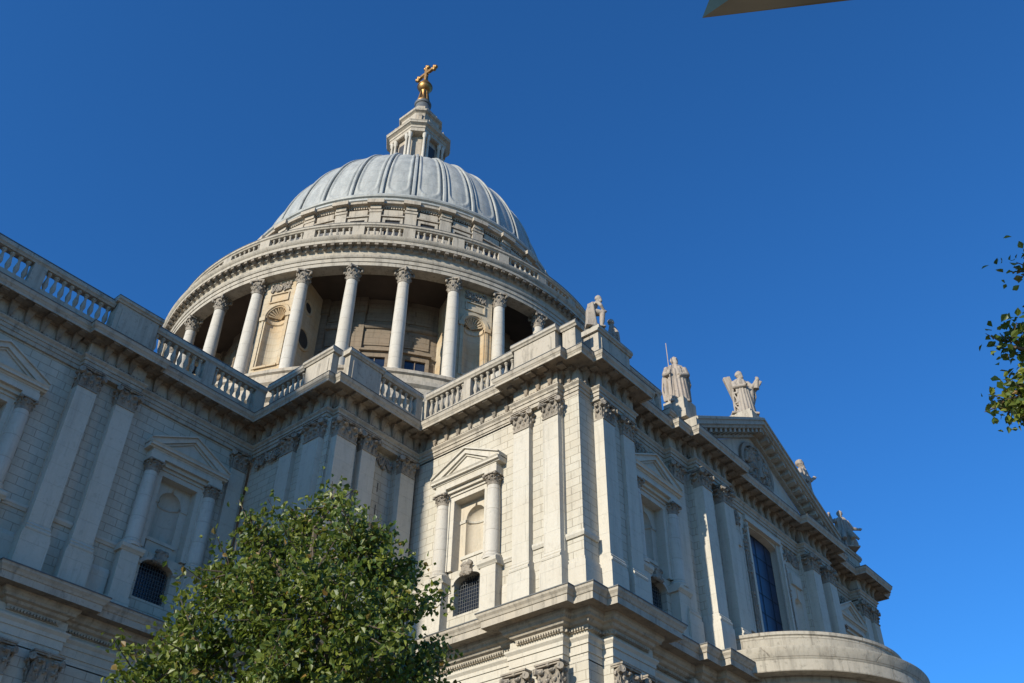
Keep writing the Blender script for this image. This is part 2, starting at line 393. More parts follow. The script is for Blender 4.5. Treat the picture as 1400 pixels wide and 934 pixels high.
def pil_capital(w_, d, h):
    mb = MB(); hw = w_/2
    mb.box(f0, -hw*.94, hw*.94, -.1, d*.9, 0, h*.88)
    mb.box(f0, -hw*1.02, hw*1.02, -.1, d+.05, -.07, .0)
    for row, (z, hh, n, oo) in enumerate(((0.0, h*.46, 3, .15), (h*.30, h*.44, 2, .20))):
        for i in range(n):
            u = -hw+(i+.5)*w_/n; leafbits(mb, (u, -d*.9, z), (0, -1), hh, w_/n*.86, oo)
        for s_ in (-1, 1):
            leafbits(mb, (s_*hw*.94, -d*.45, z), (s_, 0), hh, d*.8, oo)
    for s_ in (-1, 1):
        c = (s_*hw*1.02, -d*1.05, h*.76)
        a = Vector(c)+Vector((-.06*s_, -.02, -.02)); b = Vector(c)+Vector((.10*s_, -.10, 0))
        mb.tube(a+Vector((0, .16, 0)), b+Vector((0, -.04, 0)), .15, .15, 8)
        mb.tube(Vector((s_*hw*.55, -d*1.02, h*.80)), b, .06, .1, 6)
    mb.ell((0, -d-.08, h*.92), .12, .09, .1, 6, 5)
    mb.box(f0, -hw*1.12, hw*1.12, -.1, d+.12, h*.88, h*.94); mb.box(f0, -hw*1.18, hw*1.18, -.1, d+.17, h*.94, h)
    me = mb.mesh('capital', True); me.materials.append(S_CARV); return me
CAP = {}
def capital(w_, d, h):
    k = (round(w_, 2), round(d, 2), round(h, 2))
    if k not in CAP: CAP[k] = pil_capital(*k)
    return CAP[k]
def col_capital(r, h):
    mb = MB(); mb.lathe((0, 0, 0), [(r*1.08, -.08), (r*1.08, 0), (r*.95, .01), (r*.97, h*.5), (r*1.2, h*.86)], 16)
    for z, hh, off, oo in ((0, h*.40, 0, r*.30), (h*.26, h*.42, .5, r*.40)):
        for i in range(8):
            a = 2*pi*(i+off)/8; leafbits(mb, (r*.93*cos(a), r*.93*sin(a), z), (cos(a), sin(a)), hh, r*.72, oo)
    for i in range(4):
        a = pi/4+i*pi/2; q = r*1.62
        mb.tube((r*1.0*cos(a), r*1.0*sin(a), h*.6), (q*cos(a), q*sin(a), h*.82), r*.12, r*.22, 6)
        mb.ell((q*cos(a), q*sin(a), h*.78), r*.28, r*.28, h*.12, 8, 5)
        a = i*pi/2; mb.ell((r*1.28*cos(a), r*1.28*sin(a), h*.92), r*.2, r*.2, h*.09, 6, 4)
    q = r*1.32; mb.box(f0, -q, q, -q, q, h*.88, h)
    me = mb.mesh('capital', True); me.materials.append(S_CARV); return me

# ------------------------------------------------------------------ pilasters
def pilaster(fr, u0, u1, w0, w1, zs=(18.55, 20.35, 20.85, 27.92, 28.93), parent=None, cap=True, plinth=True, left=True, mat=None):
    """from wall plane w0 out to w1, with pedestal, moulded base, shaft and capital"""
    mb = MB(); z0, z1, z2, z3, z4 = zs
    if plinth: mb.box(fr, u0-.14, u1+.14, w0-.2, w1+.14, z0, z1)
    mb.box(fr, u0-.10, u1+.10, w0-.2, w1+.10, z1, z1+.16)
    mb.side(fr, [(w0-.2, z1+.16), (w1+.12, z1+.16), (w1+.14, z1+.24), (w1+.10, z1+.31), (w1+.05, z1+.34), (w1+.08, z1+.40), (w1+.04, z1+.46), (w1, z2), (w0-.2, z2)], u0-.06, u1+.06)
    mb.box(fr, u0, u1, w0-.2, w1, z2, z3-.06)
    o = mb.obj('pilaster', mat or S_SM, parent or cath)
    if cap:
        c = fr.p((u0+u1)/2, w0, z3); inst('capital', capital(u1-u0, w1-w0, z4-z3), c, fr.ang(), o)
    return o

FN = Fr(0, NAVE_Y, 1, 0)               # nave: u = x
FA = Fr(A_X, 39.0, 0, -1)              # bastion side: u = 39-y
FB = Fr(0, B_Y, 1, 0)                  # bastion front
FC = Fr(C_X, 32.7, 0, -1)              # transept side: u = 32.7-y
FD = Fr(0, 22.0, 1, 0)                 # transept front: u = x

# walls between 18.5 and 29: paths recessed behind the entablature
wall = MB()
def strip(fr, u0, u1, w_, z0=18.4, z1=29.0, mb=None):
    (mb or wall).quad(fr.p(u0, w_, z0), fr.p(u1, w_, z0), fr.p(u1, w_, z1), fr.p(u0, w_, z1))
def wpath(mb, pts, z0=18.4, z1=29.0):
    if mb is wall:
        q = MB(); wpath(q, pts, z0, z1); q.obj('upper_wall', S_ASH, cath); return
    for a, b in zip(pts[:-1], pts[1:]): mb.quad((*a, z0), (*b, z0), (*b, z1), (*a, z1))
def arch_hole(mb, fr, U0, U1, Z0, Z1, uc, hw, zb, zs, rise, w_, depth, seg=14, reveal=True):
    """flat panel U0..U1 x Z0..Z1 in plane w_ with an arched hole; reveal goes in by depth"""
    arc = [(uc+hw*cos(pi-pi*i/seg), zs+rise*sin(pi*i/seg)) for i in range(seg+1)]
    Q = lambda u, z, ww=w_: fr.p(u, ww, z)
    if zb > Z0: mb.quad(Q(U0, Z0), Q(U1, Z0), Q(U1, zb), Q(U0, zb))
    mb.quad(Q(U0, zb), Q(uc-hw, zb), Q(uc-hw, zs), Q(U0, zs)); mb.quad(Q(uc+hw, zb), Q(U1, zb), Q(U1, zs), Q(uc+hw, zs))
    mb.quad(Q(U0, zs), Q(uc-hw, zs), Q(uc-hw, Z1), Q(U0, Z1)); mb.quad(Q(uc+hw, zs), Q(U1, zs), Q(U1, Z1), Q(uc+hw, Z1))
    for (a, b) in zip(arc[:-1], arc[1:]): mb.quad(Q(*a), Q(*b), Q(b[0], Z1), Q(a[0], Z1))
    if reveal:
        out = [(uc-hw, zb)] + arc + [(uc+hw, zb)]
        for a, b in zip(out[:-1], out[1:]): mb.quad(Q(*a), Q(*b), Q(b[0], b[1], w_-depth), Q(a[0], a[1], w_-depth))
        mb.quad(Q(uc-hw, zb), Q(uc+hw, zb), Q(uc+hw, zb, w_-depth), Q(uc-hw, zb, w_-depth))
    return arc
def niche(mb, fr, uc, hw, zb, zs, w_, seg=14, flat=.8):
    """half-round niche body behind plane w_ with quarter-sphere head"""
    P = []; rows = [zb, zs]
    for z in rows:
        for i in range(seg+1):
            a = pi*i/seg; P.append(fr.p(uc-hw*cos(a), w_-hw*flat*sin(a), z))
    m = seg+1
    for k in range(1, 7):
        t = pi/2*k/6
        for i in range(seg+1):
            a = pi*i/seg; P.append(fr.p(uc-hw*cos(a)*cos(t), w_-hw*flat*sin(a)*cos(t), zs+hw*sin(t)))
    F = [(j*m+i, j*m+i+1, (j+1)*m+i+1, (j+1)*m+i) for j in range(7) for i in range(seg)]
    F.append(tuple(range(m)))
    mb.add(P, F)
def blobs(mb, pts, r, seed=1, fr=None):
    rr = random.Random(seed)
    for p in pts:
        k = r*(.6+.8*rr.random()); mb.ell(p, k, k, k*.9, 6, 5, .5, rr.randint(0, 9999))
def carved(name, fr, u0, u1, z0, z1, w_, parent, dens=26, seed=1, sag=0.0, r=.09):
    rr = random.Random(seed); mb = MB(); pts = []
    n = int((u1-u0)*(z1-z0)*dens)
    for i in range(n):
        u = u0+(u1-u0)*rr.random(); t = (u-u0)/(u1-u0)
        z = z0+(z1-z0)*rr.random() - sag*4*t*(1-t)
        pts.append(fr.p(u, w_+.04*rr.random(), z))
    blobs(mb, pts, r, seed)
    for k in range(3):                                # scrolling stems
        ph = rr.random()*6
        q = [fr.p(u0+(u1-u0)*i/24, w_+.05, (z0+z1)/2+(z1-z0)*.38*sin(ph+i*.75) - sag*4*(i/24)*(1-i/24)) for i in range(25)]
        for a, b in zip(q[:-1], q[1:]): mb.tube(a, b, .04, .04, 5)
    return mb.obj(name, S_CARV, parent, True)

def window_bay(fr, uc, u0, u1, w_, grille=True):
    """one bay of the upper storey: pedimented frame with niche above a barred arched window"""
    b = MB()                                                        # wall of the bay with openings
    # lower window hole
    arch_hole(b, fr, uc-1.15, uc+1.15, 18.4, 21.95, uc, .84, 19.72, 21.25, .38, w_, .55)
    strip(fr, u0, uc-1.15, w_, 18.4, 29.0, b); strip(fr, uc+1.15, u1, w_, 18.4, 29.0, b)
    strip(fr, uc-1.15, uc+1.15, w_, 25.9, 29.0, b)
    # recess 21.95..25.9, |u|<1.15 split: frame opening .98
    rw = w_-.38
    for s_ in (-1, 1): b.quad(fr.p(uc+s_*1.15, w_, 21.95), fr.p(uc+s_*1.15, w_, 25.9), fr.p(uc+s_*1.15, rw, 25.9), fr.p(uc+s_*1.15, rw, 21.95))
    b.quad(fr.p(uc-1.15, w_, 25.9), fr.p(uc+1.15, w_, 25.9), fr.p(uc+1.15, rw, 25.9), fr.p(uc-1.15, rw, 25.9))
    b.quad(fr.p(uc-1.15, w_, 21.95), fr.p(uc+1.15, w_, 21.95), fr.p(uc+1.15, rw, 21.95), fr.p(uc-1.15, rw, 21.95))
    wallo = b.obj('bay_wall', S_ASH, cath)
    nb = MB()
    arch_hole(nb, fr, uc-1.15, uc+1.15, 21.95, 25.9, uc, .62, 22.75, 24.75, .62, rw, .0, reveal=False)
    niche(nb, fr, uc, .62, 22.75, 24.75, rw)
    fo = nb.obj('niche', S_CREAM if fr is FC else S_SM, cath, True)
    # impost band + sill panel
    ib = MB(); ib.box(fr, uc-1.12, uc-.62, rw, rw+.05, 24.62, 24.78); ib.box(fr, uc+.62, uc+1.12, rw, rw+.05, 24.62, 24.78)
    n = 12
    for i in range(n):
        a0, a1 = pi*i/n, pi*(i+1)/n
        A = [fr.p(uc-q*cos(a), rw-q*.8*sin(a), z) for a in (a0, a1) for q, z in ((.62, 24.62), (.55, 24.65), (.55, 24.75), (.62, 24.78))]
        ib.add(A, [(0, 1, 5, 4), (1, 2, 6, 5), (2, 3, 7, 6)])
    ib.obj('moulding', S_SM, fo)
    ib = MB(); ib.box(fr, uc-.8, uc+.8, rw, rw+.12, 22.62, 22.78); ib.box(fr, uc-.7, uc+.7, rw, rw+.06, 22.1, 22.62)
    ib.obj('sill', S_SM, fo)
    # architrave frame round the recess
    f = MB()
    for s_ in (-1, 1):
        a, c = sorted((uc+s_*1.0, uc+s_*1.32)); f.box(fr, a, c, rw-.02, w_+.14, 22.0, 25.88)
        a, c = sorted((uc+s_*1.24, uc+s_*1.36)); f.box(fr, a, c, w_-.02, w_+.20, 22.0, 26.1)
    f.box(fr, uc-1.314, uc+1.314, rw-.014, w_+.136, 25.72, 26.04); f.box(fr, uc-1.366, uc+1.366, w_-.014, w_+.206, 25.98, 26.125)
    fo2 = f.obj('window_frame', S_SM, cath)
    # pedestals
    for s_ in (-1, 1):
        c = uc+s_*1.66; p = MB()
        p.box(fr, c-.52, c+.52, w_-.1, w_+.55, 18.55, 19.25); p.box(fr, c-.46, c+.46, w_-.1, w_+.48, 19.25, 21.32)
        p.side(fr, [(w_-.1, 21.32), (w_+.5, 21.32), (w_+.54, 21.38), (w_+.62, 21.46), (w_+.64, 21.6), (w_+.6, 21.66), (w_-.1, 21.66)], c-.58, c+.58)
        p.obj('pedestal', S_SM, fo2)
    for s_ in (-1, 1):
        c = uc+s_*1.66; q = MB(); cc = fr.p(c, w_+.22, 0)
        q.lathe((cc[0], cc[1], 21.66), [(.46, 0), (.46, .10), (.48, .14), (.44, .2), (.40, .22), (.42, .28), (.36, .32), (.365, 1.6), (.35, 2.8), (.31, 3.98)], 20)
        co = q.obj('column', S_COLM, fo2, True)
    for s_ in (-1, 1): inst('capital', col_cap_small, fr.p(uc+s_*1.66, w_+.22, 25.62), 0, fo2)
    e = MB()
    e.box(fr, uc-2.0, uc+2.0, w_-.1, w_+.34, 26.128, 26.32)
    for s_ in (-1, 1):
        a, c = sorted((uc+s_*1.28, uc+s_*2.05)); e.box(fr, a+.004, c-.004, w_-.09, w_+.52, 26.124, 26.32)
    e.box(fr, uc-2.05, uc+2.05, w_-.1, w_+.52, 26.32, 26.52); e.box(fr, uc-2.0, uc+2.0, w_-.1, w_+.48, 26.52, 26.70)
    poly = lambda k: [(-.1+w_, 26.70), (w_+.52+k, 26.70), (w_+.56+k, 26.76), (w_+.66+k, 26.78), (w_+.66+k, 26.88), (w_+.72+k, 26.96), (w_-.1, 26.96)]
    e.side(fr, poly(0), uc-2.24, uc+2.24)
    # pediment
    za, zb, hw = 28.02, 26.965, 2.26
    e.prism(fr, [(uc-hw, zb), (uc+hw, zb), (uc+hw, zb+.02), (uc, za), (uc-hw, zb+.02)], w_-.1, w_+.42)
    for s_ in (-1, 1):
        e.prism(fr, [(uc+s_*hw, zb+.0), (uc+s_*hw, zb+.14), (uc, za+.14), (uc, za-.10), (uc+s_*(hw-.46), zb+.0)], w_-.1, w_+.60)
        e.prism(fr, [(uc+s_*hw, zb+.144), (uc+s_*hw, zb+.22), (uc, za+.22), (uc, za+.144)], w_-.1, w_+.70)
        e.prism(fr, [(uc+s_*(hw-.47), zb+.0), (uc, za-.11), (uc, za-.2), (uc+s_*(hw-.75), zb+.0)], w_-.1, w_+.50)
    e.obj('pediment', S_SM, fo2)
    # cartouche over the barred window
    cb = MB(); pts = [fr.p(uc+.34*sin(i*1.3)*(.4+.6*((i*37) % 10)/10), w_+.12, 21.75+.30*cos(i*2.1)) for i in range(26)]
    blobs(cb, pts, .12, 5); cb.prism(fr, [(uc-.22, 21.55), (uc+.22, 21.55), (uc+.28, 21.9), (uc, 22.1), (uc-.28, 21.9)], w_, w_+.2)
    cb.obj('cartouche', S_CARV, cath, True)
    # barred window
    gl = MB(); gl.quad(fr.p(uc-.9, w_-.5, 19.6), fr.p(uc+.9, w_-.5, 19.6), fr.p(uc+.9, w_-.5, 21.7), fr.p(uc-.9, w_-.5, 21.7))
    go = gl.obj('window', GLASS, cath)
    gr = MB()
    for i in range(13):
        u = uc-.84+i*.14; zt = 21.25+.38*sqrt(max(0, 1-((u-uc)/.84)**2)); gr.box(fr, u-.011, u+.011, w_-.36, w_-.32, 19.72, max(zt, 19.9))
    for i in range(10):
        z = 19.85+i*.18; half = .84 if z < 21.25 else .84*sqrt(max(0, 1-((z-21.25)/.38)**2))
        if half > .1: gr.box(fr, uc-half, uc+half, w_-.355, w_-.325, z-.011, z+.011)
    gr.obj('grille', IRON, go)
    # arch trim
    at = MB(); seg = 12
    for i in range(seg):
        a0, a1 = pi*i/seg, pi*(i+1)/seg
        P = [fr.p(uc-h*cos(a), ww, 21.25+r2*sin(a)) for a in (a0, a1) for h, r2, ww in ((.84, .38, w_+.01), (.84, .38, w_+.07), (1.0, .52, w_+.07), (1.0, .52, w_+.01))]
        at.add(P, [(0, 1, 5, 4), (1, 2, 6, 5), (2, 3, 7, 6)])
    at.obj('arch_trim', S_SM, go)
    # string course at dado level
    for a, c in ((u0, uc-2.2), (uc+2.2, u1)):
        if c-a > .1:
            st = MB(); st.side(fr, [(w_-.05, 21.42), (w_+.05, 21.42), (w_+.08, 21.5), (w_+.12, 21.55), (w_+.12, 21.66), (w_-.05, 21.7)], a, c); st.obj('string_course', S_SM, cath)
            st = MB(); st.side(fr, [(w_-.05, 18.5), (w_+.10, 18.5), (w_+.10, 20.2), (w_+.04, 20.4), (w_-.05, 20.4)], a, c); st.obj('plinth', S_SM, cath)
col_cap_small = col_capital(.31, .50)

# nave bays and pilaster pairs
for c in (-3.7, 6.1, 15.9):
    if c > 0: pilaster(FN, c-1.48, c-.50, .02, .42); pilaster(FN, c+.50, c+1.48, .02, .42)
    wpath(wall, [(c-1.5, NAVE_Y-.02), (c+1.5, NAVE_Y-.02)])
    st = MB(); st.side(FN, [(.0, 21.42), (.09, 21.42), (.16, 21.55), (.16, 21.66), (.0, 21.7)], c-.48, c+.48); st.obj('string_course', S_SM, cath)
window_bay(FN, 11.0, 7.6, 14.4, -.12); window_bay(FN, 20.85, 17.4, 24.45, -.12)
wpath(wall, [(-40, NAVE_Y-.02), (-5.2, NAVE_Y-.02)]); wpath(wall, [(-2.2, NAVE_Y-.02), (4.6, NAVE_Y-.02)])
pilaster(FN, 23.35, 24.2, -.12, .1)
# bastion side A
FAw = FA
wpath(wall, [(A_X+.12, 39.1), (A_X+.12, 32.8)])
pilaster(FA, 4.62, 5.80, -.12, .18, mat=S_SM); pilaster(FA, 2.75, 3.75, -.12, .14)
carved('festoon', FA, .5, 2.6, 28.05, 28.75, .02, cath, seed=11)
def small_window(fr, uc, z0, z1, hw, w_, label=None):
    g_ = MB(); g_.quad(fr.p(uc-hw, w_+.02, z0), fr.p(uc+hw, w_+.02, z0), fr.p(uc+hw, w_+.02, z1), fr.p(uc-hw, w_+.02, z1))
    o = g_.obj('window', GLASS, cath)
    f = MB(); t = .28
    for s_ in (-1, 1):
        a, c = sorted((uc+s_*hw, uc+s_*(hw+t))); f.box(fr, a, c, w_-.05, w_+.2, z0-t, z1+t)
    f.box(fr, uc-hw, uc+hw, w_-.05, w_+.2, z1, z1+t); f.box(fr, uc-hw, uc+hw, w_-.05, w_+.2, z0-t, z0)
    f.box(fr, uc-hw-t-.1, uc+hw+t+.1, w_-.05, w_+.34, z1+t+.25, z1+t+.42); f.box(fr, uc-hw-t, uc+hw+t, w_-.05, w_+.16, z1+t, z1+t+.25)
    f.box(fr, uc-.03, uc+.03, w_+.02, w_+.06, z0, z1); f.box(fr, uc-hw, uc+hw, w_+.02, w_+.06, (z0+z1)/2-.03, (z0+z1)/2+.03)
    f.obj('window_frame', S_SM, o)
small_window(FA, 1.55, 22.6, 24.3, .5, -.12)
# bastion front B
wpath(wall, [(24.6, B_Y+.12), (27.4, B_Y+.12), (27.4, 33.2), (29.2, 33.2), (29.2, B_Y+.15), (C_X, B_Y+.15)])
pilaster(FB, 24.72, 25.98, -.12, .32); pilaster(FB, 26.42, 27.36, -.12, .30)
pilaster(FB, 29.22, 30.2, -.15, .22)
FB2 = Fr(0, 33.2, 1, 0)
carved('festoon', FB2, 27.5, 29.1, 28.0, 28.75, .06, cath, seed=12)
small_window(FB2, 28.35, 22.4, 24.0, .42, 0)
sl_ = MB(); sl_.box(FB2, 28.33, 28.39, .0, .01, 26.6, 27.1); sl_.box(FB2, 28.33, 28.39, .0, .01, 25.3, 25.85); sl_.obj('slit', DARK, cath)
# transept side C
wpath(wall, [(C_X, 32.8), (C_X, 32.3)])
window_bay(FC, 4.0, .4, 7.02, 0.0)
wpath(wall, [(C_X-.16, 25.7), (C_X-.16, 22.9)]); wpath(wall, [(C_X-.16, 22.94), (C_X+.02, 22.94), (C_X+.02, 22.02), (31.56, 22.02)])
pilaster(FC, 7.05, 8.02, 0.1, .45); pilaster(FC, 8.86, 9.78, 0.1, .45)
st = MB(); st.side(FC, [(.12, 21.42), (.22, 21.42), (.28, 21.55), (.28, 21.66), (.12, 21.7)], 8.05, 8.83); st.obj('string_course', S_SM, cath); st = MB()
cpy = offset_path([(C_X, 22.94), (C_X, 22.0), (31.58, 22.0)], 0)
sweep(st, cpy, [(-.05, 21.42), (.06, 21.42), (.12, 21.55), (.12, 21.66), (-.05, 21.7)]); st.obj('string_course', S_SM, cath)
pl = MB(); sweep(pl, cpy, [(-.05, 18.45), (.15, 18.45), (.15, 20.2), (.08, 20.25), (.08, 20.4), (.02, 20.45), (-.05, 20.45)]); pl.obj('corner_plinth', S_SM, cath)
# transept front D and its mirror image
def both(fn):
    fn(FD, lambda x: x, 1)
    fn(FD, MX, -1)
def dfront(fr, X, s_):
    wl = MB()
    def pil(a, b, w0, w1):
        a, b = sorted((X(a), X(b))); pilaster(fr, a, b, w0, w1)
    pil(31.74, 32.70, .1, .54); pil(33.47, 34.42, .1, .50)
    a, b = sorted((X(31.75), X(34.5))); wpath(wl, [(a, 21.68), (b, 21.68)])
    wpath(wl, [(X(31.56), 22.02), (X(31.75), 22.02), (X(31.75), 21.68)]); wpath(wl, [(X(34.5), 21.68), (X(34.5), 22.2)])
    uc = X(36.5); a, b = sorted((X(34.5), X(38.4))); window_bay(fr, uc, a, b, -.22)
    a, b = sorted((X(34.6), X(38.2))); carved('festoon', fr, a, b, 28.1, 28.8, -.16, cath, seed=20+s_)
    wpath(wl, [(X(38.4), 22.22), (X(38.4), 21.95), (X(40.0), 21.95), (X(40.0), 21.62), (X(43.4), 21.62), (X(43.4), 21.95)])
    pil(38.42, 39.35, .02, .22); pil(40.03, 41.0, .3, .95); pil(42.2, 43.2, .3, .95)
    # niche bay beside the great window
    a, b = sorted((X(43.38), X(45.27))); nb = MB()
    arch_hole(nb, fr, a, b, 21.2, 27.4, X(44.35), .5, 22.8, 25.3, .5, .16, .0, reveal=False); niche(nb, fr, X(44.35), .5, 22.8, 25.3, .16)
    nb.box(fr, X(44.35)-.62, X(44.35)+.62, .1, .3, 26.5, 27.2); nb.box(fr, X(44.35)-.7, X(44.35)+.7, .1, .34, 21.6, 21.8)
    nb.obj('niche', S_SM, cath, True)
    strip(fr, a, b, .15, 18.4, 21.2, wl); strip(fr, a, b, .15, 27.4, 29.0, wl)
    # carved drop beside the window
    a, b = sorted((X(45.45), X(45.85))); carved('carved_drop', fr, a, b, 20.6, 28.2, .2, cath, dens=20, seed=31, r=.11)
    a, b = sorted((X(45.25), X(46.15))); pn = MB(); pn.box(fr, a, b, .1, .18, 18.6, 28.9); pn.obj('window_frame', S_SM, cath)
    carved('festoon', fr, min(X(43.5), X(45.3)), max(X(43.5), X(45.3)), 27.9, 28.8, .16, cath, seed=41)
    wl.obj('upper_wall', S_ASH, cath)
both(dfront)
# great window
gw = MB(); gw.quad((45.8, 22.36, 18.6), (50.0, 22.36, 18.6), (50.0, 22.36, 28.9), (45.8, 22.36, 28.9)); gwo = gw.obj('great_window', BLUEGL, cath)
fr_ = MB()
arch_hole(fr_, FD, 45.8, 50.0, 18.6, 28.9, 47.9, 1.9, 19.2, 28.2, .3, .1, .44)
for s_ in (-1, 1):
    a, b = sorted((47.9+s_*1.9, 47.9+s_*2.1)); fr_.box(FD, a, b, .1, .34, 19.0, 28.4)
fr_.box(FD, 45.8, 50.0, .1, .34, 28.55, 28.86); fr_.obj('window_frame', S_SM, gwo)
mu = MB()
for x in (46.75, 47.9, 49.05): mu.box(FD, x-.012, x+.012, -.345, -.32, 19.2, 28.4)
for z in [19.2+i*1.15 for i in range(9)]: mu.box(FD, 46.0, 49.8, -.345, -.325, z-.012, z+.012)
mu.obj('glazing_bar', DARK, gwo)
# far side of the transept
fwl = MB(); wpath(fwl, [(MX(C_X), 22.0), (MX(C_X), 45)]); fwl.obj('far_wall', S_ASH, cath)

# lower storey wall + pilasters
lw = MB()
for a, b in zip(P_LOWA[:-1], P_LOWA[1:]): lw.quad((*a, 0), (*b, 0), (*b, 16.0), (*a, 16.0))
lw.quad((MX(C_X), 31, 0), (MX(C_X), 60, 0), (MX(C_X), 60, 16), (MX(C_X), 31, 16))
lw.obj('lower_wall', S_ASH, cath)
lz = (0.3, 2.2, 2.8, 14.75, 15.95)
for c in (6.1, 15.9):
    pilaster(FN, c-1.55, c-.45, .3, .62, lz); pilaster(FN, c+.45, c+1.55, .3, .62, lz)
pilaster(FC, 7.0, 8.1, .4, .72, lz); pilaster(FC, 8.75, 9.85, .4, .72, lz)
pilaster(FB, 24.7, 26.0, 0, .3, lz); pilaster(FB, 26.4, 27.5, 0, .3, lz)
for X in (lambda x: x, MX):
    for a, b in ((31.6, 32.75), (33.4, 34.5)):
        a, b = sorted((X(a), X(b))); pilaster(FD, a, b, .5, .82, lz)
# carved festoon on lower storey under the frieze between capitals
carved('festoon', FC, 1.0, 6.0, 15.0, 15.7, .04, cath, seed=51, sag=.2)

# ------------------------------------------------------------------ portico (half-round)
PY = 22.5
po = MB(); A0, A1 = -1.62, 1.62
po.lathe((CX, PY, 0), [(6.05, 0), (6.05, 17.2), (6.15, 17.3), (6.35, 17.42), (6.4, 17.6), (6.62, 17.72), (6.66, 18.0), (7.4, 18.0), (7.42, 17.96), (7.42, 18.5), (7.46, 18.55), (7.52, 18.8), (7.6, 18.98), (7.6, 19.06), (6.72, 19.14), (6.72, 19.35), (6.62, 19.45), (6.55, 19.5), (6.55, 19.95), (6.62, 20.0), (6.62, 20.15), (5.9, 20.2), (0.01, 20.2)], 80, A0, A1)
poo = po.obj('portico', S_PORT, cath, True); tag(poo, 'half-round portico bulging from the transept front')
pd = MB(); pd.lathe((CX, PY, 0), [(6.2, 17.45), (6.31, 17.45), (6.31, 17.59), (6.2, 17.59)], 60, A0, A1)
for i in range(150):
    a = A0+(A1-A0)*(i+.5)/150; fr = Fr(CX+6.3*sin(a), PY-6.3*cos(a), cos(a), sin(a)); pd.box(fr, -.04, .04, -.06, .1, 17.46, 17.58)
pd.obj('dentil_band', S_COR, poo)

# ------------------------------------------------------------------ roof balustrades
def lathe_mesh(name, prof, n, mat, sm=True):
    m_ = MB(); m_.lathe((0, 0, 0), prof, n); me = m_.mesh(name, sm); me.materials.append(mat); return me
BAL = lathe_mesh('baluster', [(.13, 0), (.13, .09), (.08, .12), (.07, .2), (.11, .33), (.132, .47), (.10, .66), (.065, .84), (.058, .96), (.095, 1.0), (.07, 1.04), (.12, 1.09), (.12, 1.2)], 10, S_COR)
def run(name, fr, u0, u1, w_, dies=(), z0=30.85, parent=None, n_per=None, pitch=.41):
    b = MB(); b.box(fr, u0, u1, w_-.24, w_+.24, z0-.05, z0+.88); b.box(fr, u0, u1, w_-.20, w_+.20, z0+.88, z0+.93)
    top = z0+2.12
    b.side(fr, [(w_-.24, top), (w_+.20, top), (w_+.24, top+.08), (w_+.30, top+.14), (w_+.30, top+.30), (w_+.22, top+.42), (w_-.3, top+.42), (w_-.3, top+.14)], u0, u1)
    for d0, d1 in dies: b.box(fr, d0, d1, w_-.24, w_+.21, z0+.9, top)
    o = b.obj('balustrade', S_COR, cath)
    k = MB(); k.box(fr, u0, u1, w_-.31, w_+.255, top+.40, top+.45); k.obj('capping', LEAD_D, o)
    e = [u0] + [x for d in dies for x in d] + [u1]
    for a, c in zip(e[0::2], e[1::2]):
        n = max(1, round((c-a)/pitch))
        for i in range(n): inst('baluster', BAL, fr.p(a+(i+.5)*(c-a)/n, w_, z0+.93), 0, o)
    return o
def block(fr, u0, u1, w0, w1, z0=30.85, z1=33.42, panel=True):
    b = MB(); b.box(fr, u0, u1, w0, w1, z0-.05, z1-.34); b.box(fr, u0-.08, u1+.08, w0-.08, w1+.08, z0-.04, z0+.5)
    b.side(fr, [(w0-.06, z1-.34), (w1+.06, z1-.34), (w1+.10, z1-.25), (w1+.17, z1-.2), (w1+.17, z1-.06), (w1+.1, z1), (w0-.06, z1)], u0-.14, u1+.14)
    if panel and u1-u0 > 1.2: b.box(fr, u0+.25, u1-.25, w1, w1+.035, z0+.75, z1-.6)
    o = b.obj('parapet_block', S_COR, cath)
    k = MB(); k.box(fr, u0-.15, u1+.15, w0-.07, w1+.13, z1-.02, z1+.035); k.obj('capping', LEAD_D, o)
    return o
for c in (-3.7, 6.1, 15.9): block(FN, c-.95, c+1.35, -.25, .45, z1=33.58)
run('b', FN, 7.5, 14.9, -.02, dies=((10.7, 11.35),))
run('b', FN, -2.3, 5.1, -.02, dies=((.9, 1.55),))
run('b', FN, 17.3, 24.4, -.02, dies=((20.4, 21.05), (23.75, 24.4)))
run('b', FA, .55, 3.6, .0, dies=()); block(FA, 3.7, 5.85, -.25, .18); 
block(FB, 24.95, 27.2, -.25, .16); run('b', FB, 27.3, 30.3, .0, dies=((29.85, 30.3),))
run('b', FC, .45, 6.75, .0, dies=((.2, .5), (3.25, 3.75),))
block(FC, 6.95, 9.65, -.3, .38); block(FC, 9.85, 10.65, -.5, .02)
block(FD, 31.9, 34.7, -.5, .42, z1=33.72); run('b', FD, 34.85, 38.3, -.2, dies=((38.0, 38.3),))
block(FD, 38.55, 39.75, -.9, .3, z1=32.15, panel=False)
block(FD, MX(35.3), MX(32.6), -.5, .42, z1=32.6); run('b', FD, XR-38.3, MX(35.6), -.2, dies=((XR-38.3, XR-38.0),))
block(FD, XR-39.75, XR-38.55, -.9, .3, z1=32.15, panel=False)
rf = MB()
rf.quad((-40, 39.3, 30.9), (24.6, 39.3, 30.9), (24.6, 75, 30.9), (-40, 75, 30.9)); rf.quad((24.6, 33, 30.9), (30.7, 33, 30.9), (30.7, 75, 30.9), (24.6, 75, 30.9))
rf.quad((30.7, 22.3, 30.9), (64.0, 22.3, 30.9), (64.0, 75, 30.9), (30.7, 75, 30.9))
rf.quad((64.0, 45, 30.9), (130, 45, 30.9), (130, 75, 30.9), (64.0, 75, 30.9))
rf.obj('roof', LEAD_D, cath)

